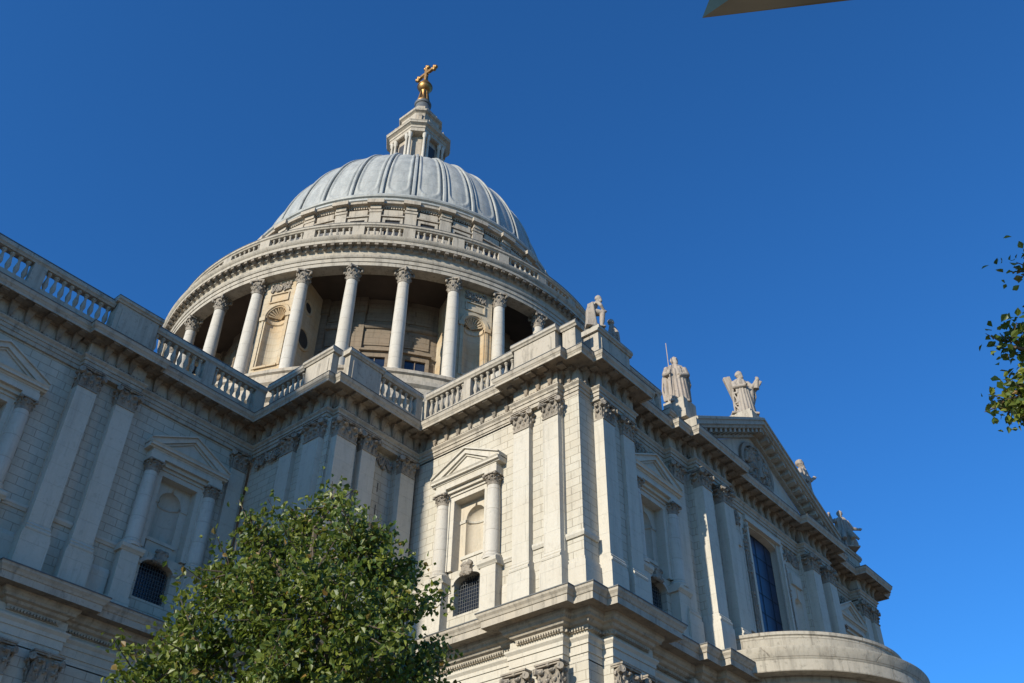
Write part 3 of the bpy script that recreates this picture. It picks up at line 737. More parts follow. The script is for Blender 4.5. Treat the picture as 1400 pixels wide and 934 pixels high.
# ------------------------------------------------------------------ transept pediment
FP = Fr(0, 21.42, 1, 0)
pe = MB()
zl, za, xl = 30.9, 35.42, 39.2
sl_o = (za-zl)/(CX-xl)
pe.prism(FP, [(xl+.9, zl), (XR-xl-.9, zl), (CX, za-.4)], -.9, -.12)
ped = pe.obj('pediment', S_SM, cath)
rk = MB()
for s_ in (1, -1):
    X = (lambda x: x) if s_ == 1 else (lambda x: XR-x)
    def band(lo_, hi_, w1, cut=0.0):
        rk.prism(FP, [(X(xl+cut), zl+lo_+cut*sl_o), (X(xl+cut), zl+hi_+cut*sl_o), (X(CX), za+hi_), (X(CX), za+lo_)], -.12, w1)
    band(.16, .46, .98); band(.46, .62, 1.06); band(.62, .68, .98); band(-.02, .16, .84, .25); band(-.42, -.02, .18, 1.0)
    for i in range(13):
        u = xl+1.25+i*.60; z = zl+(u-xl)*sl_o
        rk.prism(FP, [(X(u), z-.28), (X(u), z+.05), (X(u+.26), z+.05+.26*sl_o), (X(u+.26), z-.28+.26*sl_o)], .1, .74)
rk.box(FP, xl-.12, xl+.1, -.12, 1.0, zl-.0, zl+.5)
rk.obj('raking_cornice', S_COR, ped)
rl = MB()
n = 28
for i in range(n):
    a0, a1 = 2*pi*i/n, 2*pi*(i+1)/n
    P = [FP.p(CX+r_*cos(a), ww, 32.75+r_*.86*sin(a)) for a in (a0, a1) for r_, ww in ((1.95, -.1), (1.95, .08), (1.68, .08), (1.62, -.1))]
    rl.add(P, [(0, 1, 5, 4), (1, 2, 6, 5), (2, 3, 7, 6)])
rr = random.Random(3)
pts = []
for i in range(90):
    r_ = 1.55*sqrt(rr.random()); a = rr.random()*2*pi; pts.append(FP.p(CX+r_*cos(a), -.08+.1*rr.random(), 32.75+.86*r_*sin(a)))
blobs(rl, pts, .2, 9)
# bird with spread wings rising from flames
for s_ in (-1, 1):
    for k in range(7):
        a = .35+.16*k; rl.tube(FP.p(CX, .0, 32.6), FP.p(CX+s_*1.45*cos(a), .06, 32.6+1.3*sin(a)), .16, .07, 6)
rl.tube(FP.p(CX, .08, 32.0), FP.p(CX, .14, 33.2), .28, .16, 8); rl.ell(FP.p(CX, .16, 33.45), .17, .17, .2, 8, 6)
rl.obj('relief', S_CARV, ped, True)
gr_ = MB(); gr_.add([(40.0, 22.4, 31), (CX, 22.4, 35.1), (XR-40.0, 22.4, 31), (40.0, 24.6, 31), (CX, 24.6, 35.1), (XR-40.0, 24.6, 31)], [(0, 1, 4, 3), (1, 2, 5, 4), (3, 4, 5), (0, 2, 1)])
gr_.obj('gable_roof', LEAD_D, ped)

# ------------------------------------------------------------------ west tower (stands left of the view, throws the shade on the nave)
tw = MB(); tf = Fr(-46, 33.0, 1, 0)
tw.box(tf, 0, 12, -13, 0, 0, 46); tw.box(tf, .8, 11.2, -12.2, -.4, 46, 54); tw.box(tf, -.6, 12.6, -13.6, .6, 45, 46.2); tw.box(tf, .2, 11.8, -12.8, .1, 53, 54)
tw.lathe((-40, 39.5, 54), [(4.6, 0), (4.4, 2), (3.6, 4), (2.0, 6), (.5, 8), (.05, 10)], 20)
tag(tw.obj('tower', S_ASH, cath), 'square west tower with a bell-shaped cap')

# ------------------------------------------------------------------ drum and colonnade
D0 = (DX, DY, 0); NB = 32; AO = R(-1.1)
def colang(k): return AO + R(5.625) + k*2*pi/NB
def FRd(a, r): return Fr(DX+r*sin(a), DY-r*cos(a), cos(a), sin(a))
base = MB(); base.lathe(D0, [(21.6, 30.5), (21.6, 37.8), (21.9, 38.0), (21.9, 38.3), (20.9, 38.4), (20.9, 39.7), (21.1, 39.9), (21.1, 40.2), (20.6, 40.3), (20.6, 40.9), (20.75, 41.0), (20.75, 41.25), (15, 41.3)], 128)
base.obj('drum_base', S_ATT, cath, True)
RW = 15.3
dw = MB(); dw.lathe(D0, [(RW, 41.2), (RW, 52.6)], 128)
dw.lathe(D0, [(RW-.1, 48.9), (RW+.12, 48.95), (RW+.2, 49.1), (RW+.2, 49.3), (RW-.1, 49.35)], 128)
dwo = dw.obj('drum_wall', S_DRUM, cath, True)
# peristyle ceiling + entablature ring
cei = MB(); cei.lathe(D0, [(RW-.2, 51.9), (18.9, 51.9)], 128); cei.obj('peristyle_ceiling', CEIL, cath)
en = MB(); en.lathe(D0, [(18.85, 52.1), (18.85, 51.28), (19.86, 51.28), (19.86, 51.62), (19.92, 51.62), (19.92, 51.98), (19.98, 51.98), (20.05, 52.1), (20.05, 52.2), (19.82, 52.2), (19.82, 52.78), (19.9, 52.86), (20.0, 52.9), (20.02, 53.16), (20.42, 53.16), (20.44, 53.14), (20.44, 53.4), (20.5, 53.44), (20.62, 53.66), (20.62, 53.75), (19.9, 53.85), (RW, 53.9)], 192)
eno = en.obj('ring_entablature', S_COR, cath, True)
mod = MB(); mod.box(f0, -.14, .14, -.02, .42, 0, .22); mod.side(f0, [(0, -.14), (.12, -.12), (.3, -.0), (0, .0)], -.12, .12); MOD = mod.mesh('modillion'); MOD.materials.append(S_SOOT_SHADE)
ml = []
for i in range(NB*6):
    a = AO + 2*pi*(i+.5)/(NB*6); ml.append((a, 0))
ml.sort(key=lambda t: abs(((t[0]+R(40.7)+pi) % (2*pi))-pi))
many('modillion', MOD, [((DX+19.99*sin(a), DY-19.99*cos(a), 52.94), a) for a, _ in ml], eno, S_SOOT_SHADE)
# columns
DCAP = col_capital(.42, 1.15)
colm = MB(); colm.box(f0, -.66, .66, -.66, .66, 0, .28)
colm.lathe((0, 0, 0), [(.64, .28), (.67, .36), (.64, .46), (.56, .5), (.54, .56), (.58, .62), (.56, .70), (.49, .76), (.485, 3.4), (.47, 5.5), (.44, 7.4), (.41, 8.78)], 24)
COLM = colm.mesh('column', True); COLM.materials.append(S_COLM)
for k in range(NB):
    a = colang(k); 
    o = inst('column', COLM, (DX+19.35*sin(a), DY-19.35*cos(a), 41.28), a, cath)
    d = abs(((a+R(40.7)+pi) % (2*pi))-pi)
    if d < R(100): inst('capital', DCAP, (DX+19.35*sin(a), DY-19.35*cos(a), 50.12), a, o)
# bays
for k in range(NB):
    a = colang(k)+pi/NB; d = abs(((a+R(40.7)+pi) % (2*pi))-pi)
    if d > R(100): continue
    if k % 4 == 3:                                        # solid niche bay: k=3 -> +45+.. keep every fourth
        pass
solid = []
for k in range(NB):
    mid = AO + k*2*pi/NB + 2*pi/NB     # middle of the bay after column k
    deg = math.degrees((colang(k)+pi/NB))
    q = (deg+23.6) % 45
    if min(q, 45-q) < 3: solid.append(k)
for k in range(NB):
    a = colang(k)+pi/NB; d = abs(((a+R(40.7)+pi) % (2*pi))-pi)
    fr = FRd(a, 0)
    if k in solid:
        W1 = 19.05; hw = 1.42
        b = MB()
        arch_hole(b, fr, -hw, hw, 41.3, 51.35, 0, .82, 43.1, 47.8, .82, W1, .0, reveal=False)
        niche(b, fr, 0, .82, 43.1, 47.8, W1, flat=.9)
        for s_ in (-1, 1):
            x = s_*hw; b.quad(fr.p(x, W1, 41.3), fr.p(x, RW-.3, 41.3), fr.p(x, RW-.3, 51.95), fr.p(x, W1, 51.95))
        # frame mouldings
        for s_ in (-1, 1):
            c0, c1 = sorted((s_*.95, s_*1.12)); b.box(fr, c0, c1, W1, W1+.07, 43.0, 47.55)
            c0, c1 = sorted((s_*.84, s_*1.3)); b.box(fr, c0, c1, W1, W1+.14, 47.5, 47.85)
        b.box(fr, -.9, .9, W1, W1+.14, 42.95, 43.12)
        b.box(fr, -.85, .85, W1, W1+.05, 41.7, 42.6)
        seg = 16
        for i in range(seg):
            a0, a1 = pi*i/seg, pi*(i+1)/seg
            P = [fr.p(-r_*cos(t), ww, 47.85+r_*sin(t)) for t in (a0, a1) for r_, ww in ((.84, W1), (.88, W1+.1), (1.12, W1+.12), (1.16, W1))]
            b.add(P, [(0, 1, 5, 4), (1, 2, 6, 5), (2, 3, 7, 6)])
        # niche impost ring
        for i in range(12):
            t0, t1 = pi*i/12, pi*(i+1)/12
            P = [fr.p(-q*cos(t), W1-.9*q*sin(t), z) for t in (t0, t1) for q, z in ((.82, 47.35), (.72, 47.42), (.72, 47.7), (.82, 47.8))]
            b.add(P, [(0, 1, 5, 4), (1, 2, 6, 5), (2, 3, 7, 6)])
        for i in range(9):                                   # shell flutes
            t = pi*(i+.5)/9
            b.tube(fr.p(0, W1-.66, 47.95), fr.p(-.74*cos(t), W1-.12, 47.9+.74*sin(t)), .03, .085, 6)
        for c0, c1, z0, z1 in ((-.8, .8, 49.12, 49.2), (-.8, .8, 49.9, 49.98), (-.8, -.72, 49.2, 49.9), (.72, .8, 49.2, 49.9)): b.box(fr, c0, c1, W1, W1+.1, z0, z1)
        so_ = b.obj('niche_bay', S_OCH, cath)
        if d < R(90):
            # radial side openings: oculus and arch ring shown as mouldings round flat dark discs that paint the hollows' shade
            for s_ in (-1, 1):
                fs = Fr(*fr.p(s_*(hw+.0), 17.3, 0)[:2], *( (-fr.n[0], -fr.n[1]) if s_ == 1 else fr.n))
                for (zc, rr_, zst) in ((49.6, .42, 1.0), (46.6, .75, 1.0)):
                    ring = MB()
                    for i in range(20):
                        t0, t1 = 2*pi*i/20, 2*pi*(i+1)/20
                        P = [fs.p(r_*cos(t), ww, zc+r_*sin(t)) for t in (t0, t1) for r_, ww in ((rr_, .005), (rr_+.03, .08), (rr_+.2, .1), (rr_+.26, .005))]
                        ring.add(P, [(0, 1, 5, 4), (1, 2, 6, 5), (2, 3, 7, 6)])
                    ring.obj('moulding', S_OCH, so_)
                for (zc, rr_) in ((49.6, .42), (46.6, .75)):
                    dk = MB(); dk.add([fs.p(rr_*cos(2*pi*i/20), .006, zc+rr_*sin(2*pi*i/20)) for i in range(20)], [tuple(range(20))])
                    dk.obj('opening', DARK, so_)  # flat disc coloured with the hollow's shade
            carved('festoon', fr, -.85, .85, 50.2, 51.1, W1+.04, so_, dens=34, seed=60+k, sag=.1)
    elif d < R(90):
        fw = FRd(a, RW)
        g_ = MB(); g_.quad(fw.p(-.78, .03, 42.3), fw.p(.78, .03, 42.3), fw.p(.78, .03, 46.1), fw.p(-.78, .03, 46.1)); wo = g_.obj('window', GLASS, cath)
        f = MB()
        for s_ in (-1, 1):
            c0, c1 = sorted((s_*.78, s_*1.05)); f.box(fw, c0, c1, -.1, .2, 42.0, 46.1)
        f.box(fw, -1.05, 1.05, -.1, .2, 46.1, 46.38); f.box(fw, -1.2, 1.2, -.1, .36, 46.6, 46.78); f.box(fw, -1.0, 1.0, -.1, .15, 46.38, 46.6); f.box(fw, -1.1, 1.1, -.1, .28, 41.8, 42.02)
        f.box(fw, -.03, .03, .03, .09, 42.3, 46.1)
        for z in (43.3, 44.3, 45.2): f.box(fw, -.78, .78, .03, .08, z-.03, z+.03)
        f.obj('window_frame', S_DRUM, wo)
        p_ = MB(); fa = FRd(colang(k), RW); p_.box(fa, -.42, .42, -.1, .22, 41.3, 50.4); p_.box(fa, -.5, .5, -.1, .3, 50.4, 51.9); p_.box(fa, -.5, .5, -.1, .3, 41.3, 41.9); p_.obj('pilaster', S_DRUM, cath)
        
        for z0, z1 in ((47.3, 48.6), (49.7, 51.3)):
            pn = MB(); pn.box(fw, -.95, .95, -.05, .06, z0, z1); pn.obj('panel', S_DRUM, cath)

# gallery balustrade
gb = MB()
gb.lathe(D0, [(19.4, 53.8), (19.95, 53.8), (19.95, 54.25), (19.85, 54.3), (19.4, 54.3), (19.4, 53.8)], 192)
gb.lathe(D0, [(19.45, 55.35), (19.85, 55.35), (19.9, 55.45), (19.98, 55.5), (19.98, 55.68), (19.85, 55.78), (19.4, 55.78), (19.4, 55.35)], 192)
for k in range(NB):
    fr = FRd(colang(k), 19.67); gb.box(fr, -.46, .46, -.24, .22, 54.28, 55.4)
gbo = gb.obj('gallery_balustrade', S_COR, cath, False)
GB = lathe_mesh('baluster', [(.13, 0), (.13, .08), (.08, .11), (.115, .26), (.15, .42), (.115, .6), (.07, .78), (.07, .88), (.12, .94), (.12, 1.06)], 8, S_COR)
bl = []
for k in range(NB):
    for i in range(6):
        t = (i+.5)/6; span = 2*pi/NB-.95/19.67
        bl.append(colang(k)+.475/19.67+span*t)
bl.sort(key=lambda a: abs(((a+R(40.7)+pi) % (2*pi))-pi))
many('baluster', GB, [((DX+19.67*sin(a), DY-19.67*cos(a), 54.3), a) for a in bl], gbo, S_COR)

# attic
RA = 15.05
at = MB(); at.lathe(D0, [(RA, 53.8), (RA, 62.2)], 128)
ato = at.obj('attic_wall', S_ATT, cath, True)
ac = MB()
ac.lathe(D0, [(RA-.3, 62.45), (RA+.22, 62.45), (RA+.28, 62.55), (RA+.55, 62.6), (RA+.58, 62.80), (RA+.3, 62.86), (RA+.1, 62.9), (RA+.02, 63.1), (RA-.0, 63.5), (RA-.6, 63.6)], 160)
for k in range(NB):
    fr = FRd(colang(k), RA); ac.box(fr, -.72, .72, -.1, .80, 62.47, 62.88); ac.box(fr, -.62, .62, -.1, .42, 62.88, 63.1)
ac.obj('attic_cornice', S_ATT, ato)
gk = MB(); gk.lathe(D0, [(19.38, 55.79), (19.9, 55.79), (20.0, 55.69), (20.0, 55.73), (19.9, 55.83), (19.38, 55.83)], 160); gk.obj('capping', LEAD_D, gbo, True)
dd = MB(); dd.lathe(D0, [(RA-.1, 62.27), (RA+.02, 62.27), (RA+.02, 62.445), (RA-.1, 62.445)], 128)
for i in range(NB*14):
    a = AO+2*pi*i/(NB*14)
    if abs(((a+R(40.7)+pi) % (2*pi))-pi) > R(100): continue
    fr = FRd(a, RA); dd.box(fr, -.06, .06, 0, .2, 62.28, 62.44)
dd.obj('dentil_band', S_ATT, ato)
for k in range(NB):
    a = colang(k); d = abs(((a+R(40.7)+pi) % (2*pi))-pi)
    if d > R(100): continue
    fr = FRd(a, RA); p_ = MB(); p_.box(fr, -.5, .5, -.1, .3, 53.9, 61.75); p_.box(fr, -.56, .56, -.1, .36, 61.75, 62.05); p_.box(fr, -.46, .46, -.1, .45, 62.05, 62.44); p_.obj('pilaster', S_ATT, ato)
    fw = FRd(a+pi/NB, RA); g_ = MB(); g_.quad(fw.p(-.62, .03, 58.6), fw.p(.62, .03, 58.6), fw.p(.62, .03, 60.95), fw.p(-.62, .03, 60.95)); wo = g_.obj('window', DARK, ato)
    f = MB()
    for s_ in (-1, 1):
        c0, c1 = sorted((s_*.62, s_*.86)); f.box(fw, c0, c1, -.1, .16, 58.4, 60.95)
    f.box(fw, -.86, .86, -.1, .16, 60.95, 61.2); f.box(fw, -.98, .98, -.1, .26, 61.3, 61.42); f.box(fw, -.8, .8, -.1, .2, 61.5, 62.1); f.obj('window_frame', S_ATT, wo)
lr = MB(); lr.lathe(D0, [(14.7, 63.25), (15.2, 63.28), (15.3, 63.36), (15.3, 63.5), (15.18, 63.56), (15.18, 63.7), (15.34, 63.78), (15.40, 63.95), (15.3, 64.15), (14.95, 64.3), (14.5, 64.45)], 160)
lro = lr.obj('lead_ring', LEAD, cath, True)

# dome shell
ZC, RD, ST = 62.9, 14.45, 1.22
NA, NZ = NB*36, 120
def ss(x, a, b):
    t = min(1, max(0, (x-a)/(b-a))); return t*t*(3-2*t)
dm = MB(); P = []; F = []
ph0, ph1 = math.asin((64.2-ZC)/(RD*ST)), R(84)
for j in range(NZ+1):
    ph = ph0+(ph1-ph0)*j/NZ
    for i in range(NA):
        t = ((i % 36)+.5)/36-.5; a = AO+R(5.625)+2*pi*(i+.5)/NA; ab = abs(t)     # |t|=.5 at rib centre
        arcl = (ph-ph0)*RD; rad = RD*cos(ph)*cos(0)
        h = .05*cos(2*pi*t)                                            # soft bulge of every bay
        # border hollow and panel with rounded foot
        hwp = .30; foot = 1.1; wm = 2*pi*RD*cos(ph)/NB
        du = ab-hwp; dv = foot-arcl
        if dv > -.9:
            x_ = max(0, ab-(hwp-.9/wm)) ; y_ = max(0, dv+.9); dist = sqrt((x_*wm)**2+y_**2)-.9
        else: dist = du*wm
        dist_t = max(dist, (ph-R(76))*RD)
        h -= .08*(1-ss(dist_t, -.06, .03))                               # sunk panel
        h += .05*ss(dist_t, .0, .05)*(1-ss(dist_t, .16, .24))            # roll round panel
        h -= .17*ss(ab, .395, .415)*(1-ss(ab, .450, .470))              # groove beside rib
        r_ = RD*cos(ph)+h*cos(ph); z_ = ZC+(RD*ST)*sin(ph)+h*sin(ph)
        P.append((DX+r_*sin(a), DY-r_*cos(a), z_))
for j in range(NZ):
    for i in range(NA):
        i2 = (i+1) % NA; F.append((j*NA+i, j*NA+i2, (j+1)*NA+i2, (j+1)*NA+i))
F.append(tuple(range(NZ*NA, (NZ+1)*NA)))
dm.add(P, F); domo = dm.obj('dome', LEAD, cath, False)
domo.data.polygons.foreach_set('use_smooth', [True]*len(domo.data.polygons)); tag(domo, 'ribbed grey lead dome')
# ribs
for k in range(NB):
    a = colang(k); rb = MB(); P = []; pr = [(-.13, -.02), (-.13, .05), (-.09, .11), (0, .13), (.09, .11), (.13, .05), (.13, -.02)]
    for j in range(33):
        ph = ph0+(ph1-ph0)*j/32; sc = .35+.65*cos(ph)**.7
        for u, h in pr:
            r_ = (RD+h)*cos(ph); x = u*sc*1.25
            P.append((DX+r_*sin(a)+x*cos(a), DY-r_*cos(a)+x*sin(a), ZC+(RD*ST+h)*sin(ph)))
    m = len(pr); rb.add(P, [(j*m+i, j*m+i+1, (j+1)*m+i+1, (j+1)*m+i) for j in range(32) for i in range(m-1)])
    rb.obj('rib', LEAD, domo, True)

# ------------------------------------------------------------------ lantern
def octo(hx, leg):          # clockwise so that outward normals face out with offset_path
    hx *= .88; leg *= .9; h = hx; c = h-leg
    return [(DX-c, DY-h), (DX+c, DY-h), (DX+h, DY-c), (DX+h, DY+c), (DX+c, DY+h), (DX-c, DY+h), (DX-h, DY+c), (DX-h, DY-c)]
la = MB()
sweep(la, octo(2.55, 1.3), [(0, 79.5), (0, 88.4)], True)
sweep(la, octo(3.3, 1.25), [(-3, 79.8), (.15, 79.8), (.2, 80.3), (.2, 81.6), (0.05, 81.8), (-.6, 81.8)], True)
sweep(la, octo(3.15, 1.2), [(-.8, 87.75), (.0, 87.75), (.0, 88.25), (.08, 88.3), (.08, 88.6), (.3, 88.75), (.42, 88.8), (.42, 89.0), (.5, 89.15), (-.9, 89.3)], True)
sweep(la, octo(2.15, .85), [(.1, 89.2), (.1, 89.8), (0, 89.9), (0, 92.2), (.12, 92.3), (.3, 92.4), (.36, 92.65), (-.2, 92.8), (-.2, 93.1), (-.3, 93.2), (-.3, 93.9)], True)
sweep(la, octo(2.5, .95), [(-.8, 89.2), (.0, 89.2), (.05, 89.5), (.22, 89.6), (.22, 89.75), (-.8, 89.8)], True)
for i in range(4):
    a = pi/4+i*pi/2; q = FRd(a, 0); r0 = 2.35
    la.side(q, [(r0-.6, 89.7), (r0+.45, 89.7), (r0+.4, 90.2), (r0+.05, 90.6), (r0-.05, 91.4), (r0+.12, 91.8), (r0-.6, 91.9)], -.2, .2)
lan = la.obj('lantern', S_ATT, cath)
for dx, dy in ((1, 0), (0, 1), (-1, 0), (0, -1)):
    # frame with outward normal n = (dy,-dx)
    fr = Fr(DX+dy*2.55*.88, DY-dx*2.55*.88, dx, dy)
    o_ = MB(); o_.quad(fr.p(-.55, .02, 82.0), fr.p(.55, .02, 82.0), fr.p(.55, .02, 86.9), fr.p(-.55, .02, 86.9)); ob = o_.obj('opening', DARK, lan)  # flat sheet, the shade inside the opening put into its colour
    for u in (-1.42, -.86, .86, 1.42):
        c = fr.p(u, .30, 81.8); cl = MB(); cl.lathe(c, [(.25, 0), (.25, .2), (.18, .3), (.17, 3), (.15, 5.3), (.24, 5.45), (.26, 5.95)], 12); cl.obj('column', S_COLM, lan, True)
    e = MB(); e.box(fr, -1.6, 1.6, .02, .46, 87.68, 87.9); e.obj('moulding', S_ATT, lan)
for i in range(8):                                          # urns and scroll buttresses
    a = pi/8+i*pi/4; rr_ = 2.95; u = MB(); c = (DX+rr_*sin(a), DY-rr_*cos(a), 89.2)
    u.lathe(c, [(.16, 0), (.1, .15), (.22, .4), (.24, .55), (.1, .75), (.06, .95), (.01, 1.15)], 10); u.obj('urn', S_ATT, lan, True)
    u = MB(); rr_ = 1.95; c = (DX+rr_*sin(a), DY-rr_*cos(a), 92.8); u.lathe(c, [(.12, 0), (.08, .1), (.15, .3), (.08, .5), (.01, .75)], 8); u.obj('urn', S_ATT, lan, True)
cp = MB(); cp.lathe((DX, DY, 0), [(1.75, 93.4), (1.7, 93.7), (1.45, 94.2), (1.15, 94.7), (.98, 95.3), (.86, 96.0), (.98, 96.1), (1.02, 96.4), (.7, 96.5)], 32); cp.obj('cap', LEAD_D, lan, True)
gp = MB(); gp.lathe((DX, DY, 0), [(.85, 96.4), (.9, 96.7), (.75, 96.95), (.55, 97.1), (.5, 97.3), (.3, 97.35)], 24)
for i in range(8):
    a = 2*pi*i/8; gp.tube((DX+.7*cos(a), DY+.7*sin(a), 96.8), (DX+.42*cos(a), DY+.42*sin(a), 99.0), .11, .08, 6)
gp.lathe((DX, DY, 0), [(.35, 97.2), (.3, 98.0), (.5, 98.9)], 16)
gp.obj('gilded_foot', GOLD, lan, True)
bb = MB(); bb.ell((DX, DY, 99.85), .88, .88, .88, 28, 18); bo = bb.obj('ball', GOLD, lan, True); tag(bo, 'golden ball under the cross')
for _ in (0,):
    bd = MB(); bd.lathe((DX, DY, 99.85), [(.84, -.1), (.93, -.07), (.93, .07), (.84, .1)], 28); bd.lathe((DX, DY, 100.7), [(.4, 0), (.5, .1), (.28, .25), (.2, .5)], 14); bd.obj('band', GOLD, bo, True)
cr = MB(); fc = Fr(DX, DY, 0, -1)
cr.box(fc, -.19, .19, -.17, .17, 101.0, 103.8); cr.box(fc, -1.3, 1.3, -.16, .16, 102.45, 102.85)
for u, z in ((-1.35, 102.65), (1.35, 102.65), (0, 103.75)):
    for du, dz in ((0, 0), (.26, .0), (-.26, 0), (0, .26), (0, -.26)):
        if (u, z) == (0, 103.75) and dz < 0: continue
        cr.ell(fc.p(u+du, 0, z+dz), .27, .26, .27, 8, 6, .15, 2)
for i in range(10):
    a = 2*pi*i/10; cr.tube(fc.p(.15*cos(a), 0, 102.65+.15*sin(a)), fc.p(.75*cos(a), 0, 102.65+.75*sin(a)), .1, .05, 5)
cr.obj('cross', GOLD, lan, True)
lt = MB()
lt.tube((DX-3.8, DY, 87.0), (DX-3.3, DY, 87.4), .1, .1, 6)
# ------------------------------------------------------------------ statues
def remesh(mb, name, mat, at, vox=.034, smooth_it=0):
    me = mb.mesh(name, False, at); o = bpy.data.objects.new(name, me); COL.objects.link(o)
    m = o.modifiers.new('r', 'REMESH'); m.mode = 'VOXEL'; m.voxel_size = vox; m.use_smooth_shade = True
    s_ = o.modifiers.new('s', 'SMOOTH'); s_.iterations = 1; s_.factor = .3
    dg = bpy.context.evaluated_depsgraph_get(); dg.update(); me2 = bpy.data.meshes.new_from_object(o.evaluated_get(dg)); me2.name = name
    me2.materials.clear(); me2.materials.append(mat); COL.objects.unlink(o); bpy.data.objects.remove(o)
    return me2
def robe(mb, secs, folds=9, amp=.06, seed=0, seg=72):
    amp *= 1.8
    """secs: (x,y,z,rx,ry) cross sections of the draped body"""
    P = []; rr = random.Random(seed); ph = rr.random()*6
    dense = []
    for (A_, B_) in zip(secs[:-1], secs[1:]):
        for q in range(4): dense.append(tuple(a_+(b_-a_)*q/4 for a_, b_ in zip(A_, B_)))
    secs = dense+[secs[-1]]
    for x, y, z, rx, ry in secs:
        t = (secs[-1][2]-z)/(secs[-1][2]-secs[0][2])
        for i in range(seg):
            a = 2*pi*i/seg; fo_ = sin(folds*a+ph+1.3*t+.8*sin(3*a)); k = 1+amp*(.35+t)*(abs(fo_)**.6*(1 if fo_ > 0 else -1)+.5*sin((folds+4)*a+2*ph-2*t)+.35*sin(5*z+2*a)); P.append((x+rx*k*cos(a), y+ry*k*sin(a), z))
    n = len(secs); F = [(j*seg+i, j*seg+(i+1) % seg, (j+1)*seg+(i+1) % seg, (j+1)*seg+i) for j in range(n-1) for i in range(seg)]
    F += [tuple(range(seg-1, -1, -1)), tuple(range((n-1)*seg, n*seg))]
    mb.add(P, F)
def limb(mb, pts, rs, n=10):
    for (a, b, r0, r1) in zip(pts[:-1], pts[1:], rs[:-1], rs[1:]):
        mb.tube(a, b, r0, r1, n); mb.ell(b, r1, r1, r1, n, 6)
def head(mb, c, r, d, beard=True):
    mb.ell(c, r*.80, r*.85, r*1.12, 14, 10)
    dx, dy = d; mb.ell((c[0]+dx*r*.8, c[1]+dy*r*.8, c[2]-r*.05), r*.16, r*.16, r*.28, 6, 5)      # nose
    mb.ell((c[0]+dx*r*.55, c[1]+dy*r*.55, c[2]+r*.32), r*.4, r*.4, r*.14, 8, 5)                   # brow
    mb.ell((c[0]-dx*r*.2, c[1]-dy*r*.2, c[2]+r*.3), r*.98, r*1.0, r*1.0, 12, 8, .18, 5)            # hair
    for s_ in (-1, 1): mb.ell((c[0]-dy*s_*r*.85, c[1]+dx*s_*r*.85, c[2]-r*.1), r*.15, r*.15, r*.25, 6, 4)
    if beard: mb.ell((c[0]+dx*r*.55, c[1]+dy*r*.55, c[2]-r*.85), r*.55, r*.5, r*.75, 10, 7, .25, 3)
def hand(mb, c, d, r=.12):
    mb.ell(c, r, r, r*1.1, 8, 6); D = Vector(d).normalized(); s_ = D.cross(Vector((0, 0, 1))).normalized()
    for k in range(4):
        b = Vector(c)+s_*(k-1.5)*r*.5; mb.tube(b, b+D*r*(1.5-.15*abs(k-1.5)), r*.26, r*.2, 6)
    mb.tube(Vector(c)+s_*r*.7, Vector(c)+s_*r*1.2+D*r*.7, r*.28, r*.2, 6)
def statue(name, at, H, build, label, vox=.028, turn=0):
    mb = MB(); build(mb); s_ = H/3.4; ct, sn = cos(R(turn)), sin(R(turn))
    mb.v = [((p[0]*ct-p[1]*sn)*s_, (p[0]*sn+p[1]*ct)*s_, p[2]*s_) for p in mb.v]
    me = remesh(mb, name, S_STAT, (0, 0, 0), vox); o = bpy.data.objects.new(name, me); link(o, at, None); tag(o, label, 'statue', 'stone statues along the transept parapet')
    return o
# figures are modelled in a space 3.4 m tall, facing -Y (towards the street) unless turned
def st_lean(mb):       # cloaked figure stooping forward over a raised knee, facing +X
    robe(mb, [(-.35, .1, 0, .34, .42), (-.35, .1, .5, .32, .40), (-.3, .1, 1.1, .33, .40), (-.25, .1, 1.7, .34, .40), (-.12, .1, 2.1, .38, .44), (.05, .1, 2.42, .32, .42), (.2, .1, 2.6, .18, .24), (.3, .08, 2.72, .10, .12)], 8, .07, 2)
    head(mb, (.42, .0, 3.02), .27, (.75, -.66), True); mb.tube((.22, .08, 2.6), (.38, .03, 2.85), .15, .13, 8)
    limb(mb, [(.05, -.15, 1.55), (.62, -.2, 1.45), (.55, -.2, .65), (.5, -.2, 0.1)], [.26, .22, .2, .13]); mb.ell((.62, -.25, .09), .24, .12, .1, 8, 5)
    limb(mb, [(.2, -.3, 2.5), (.45, -.5, 1.95), (.72, -.3, 1.62)], [.17, .14, .10]); hand(mb, (.78, -.28, 1.58), (1, 0, -.3))
    limb(mb, [(.2, .5, 2.5), (.35, .62, 1.95), (.7, .3, 1.7)], [.17, .14, .10])
    for k in range(6): mb.tube((-.45+.05*k, -.2-.06*k, 2.2), (-.62+.14*k, -.34+.02*k, .0), .09, .13, 6)
    mb.box(Fr(0, 0, 1, 0), -.75, .72, -.4, .55, -.1, .03)
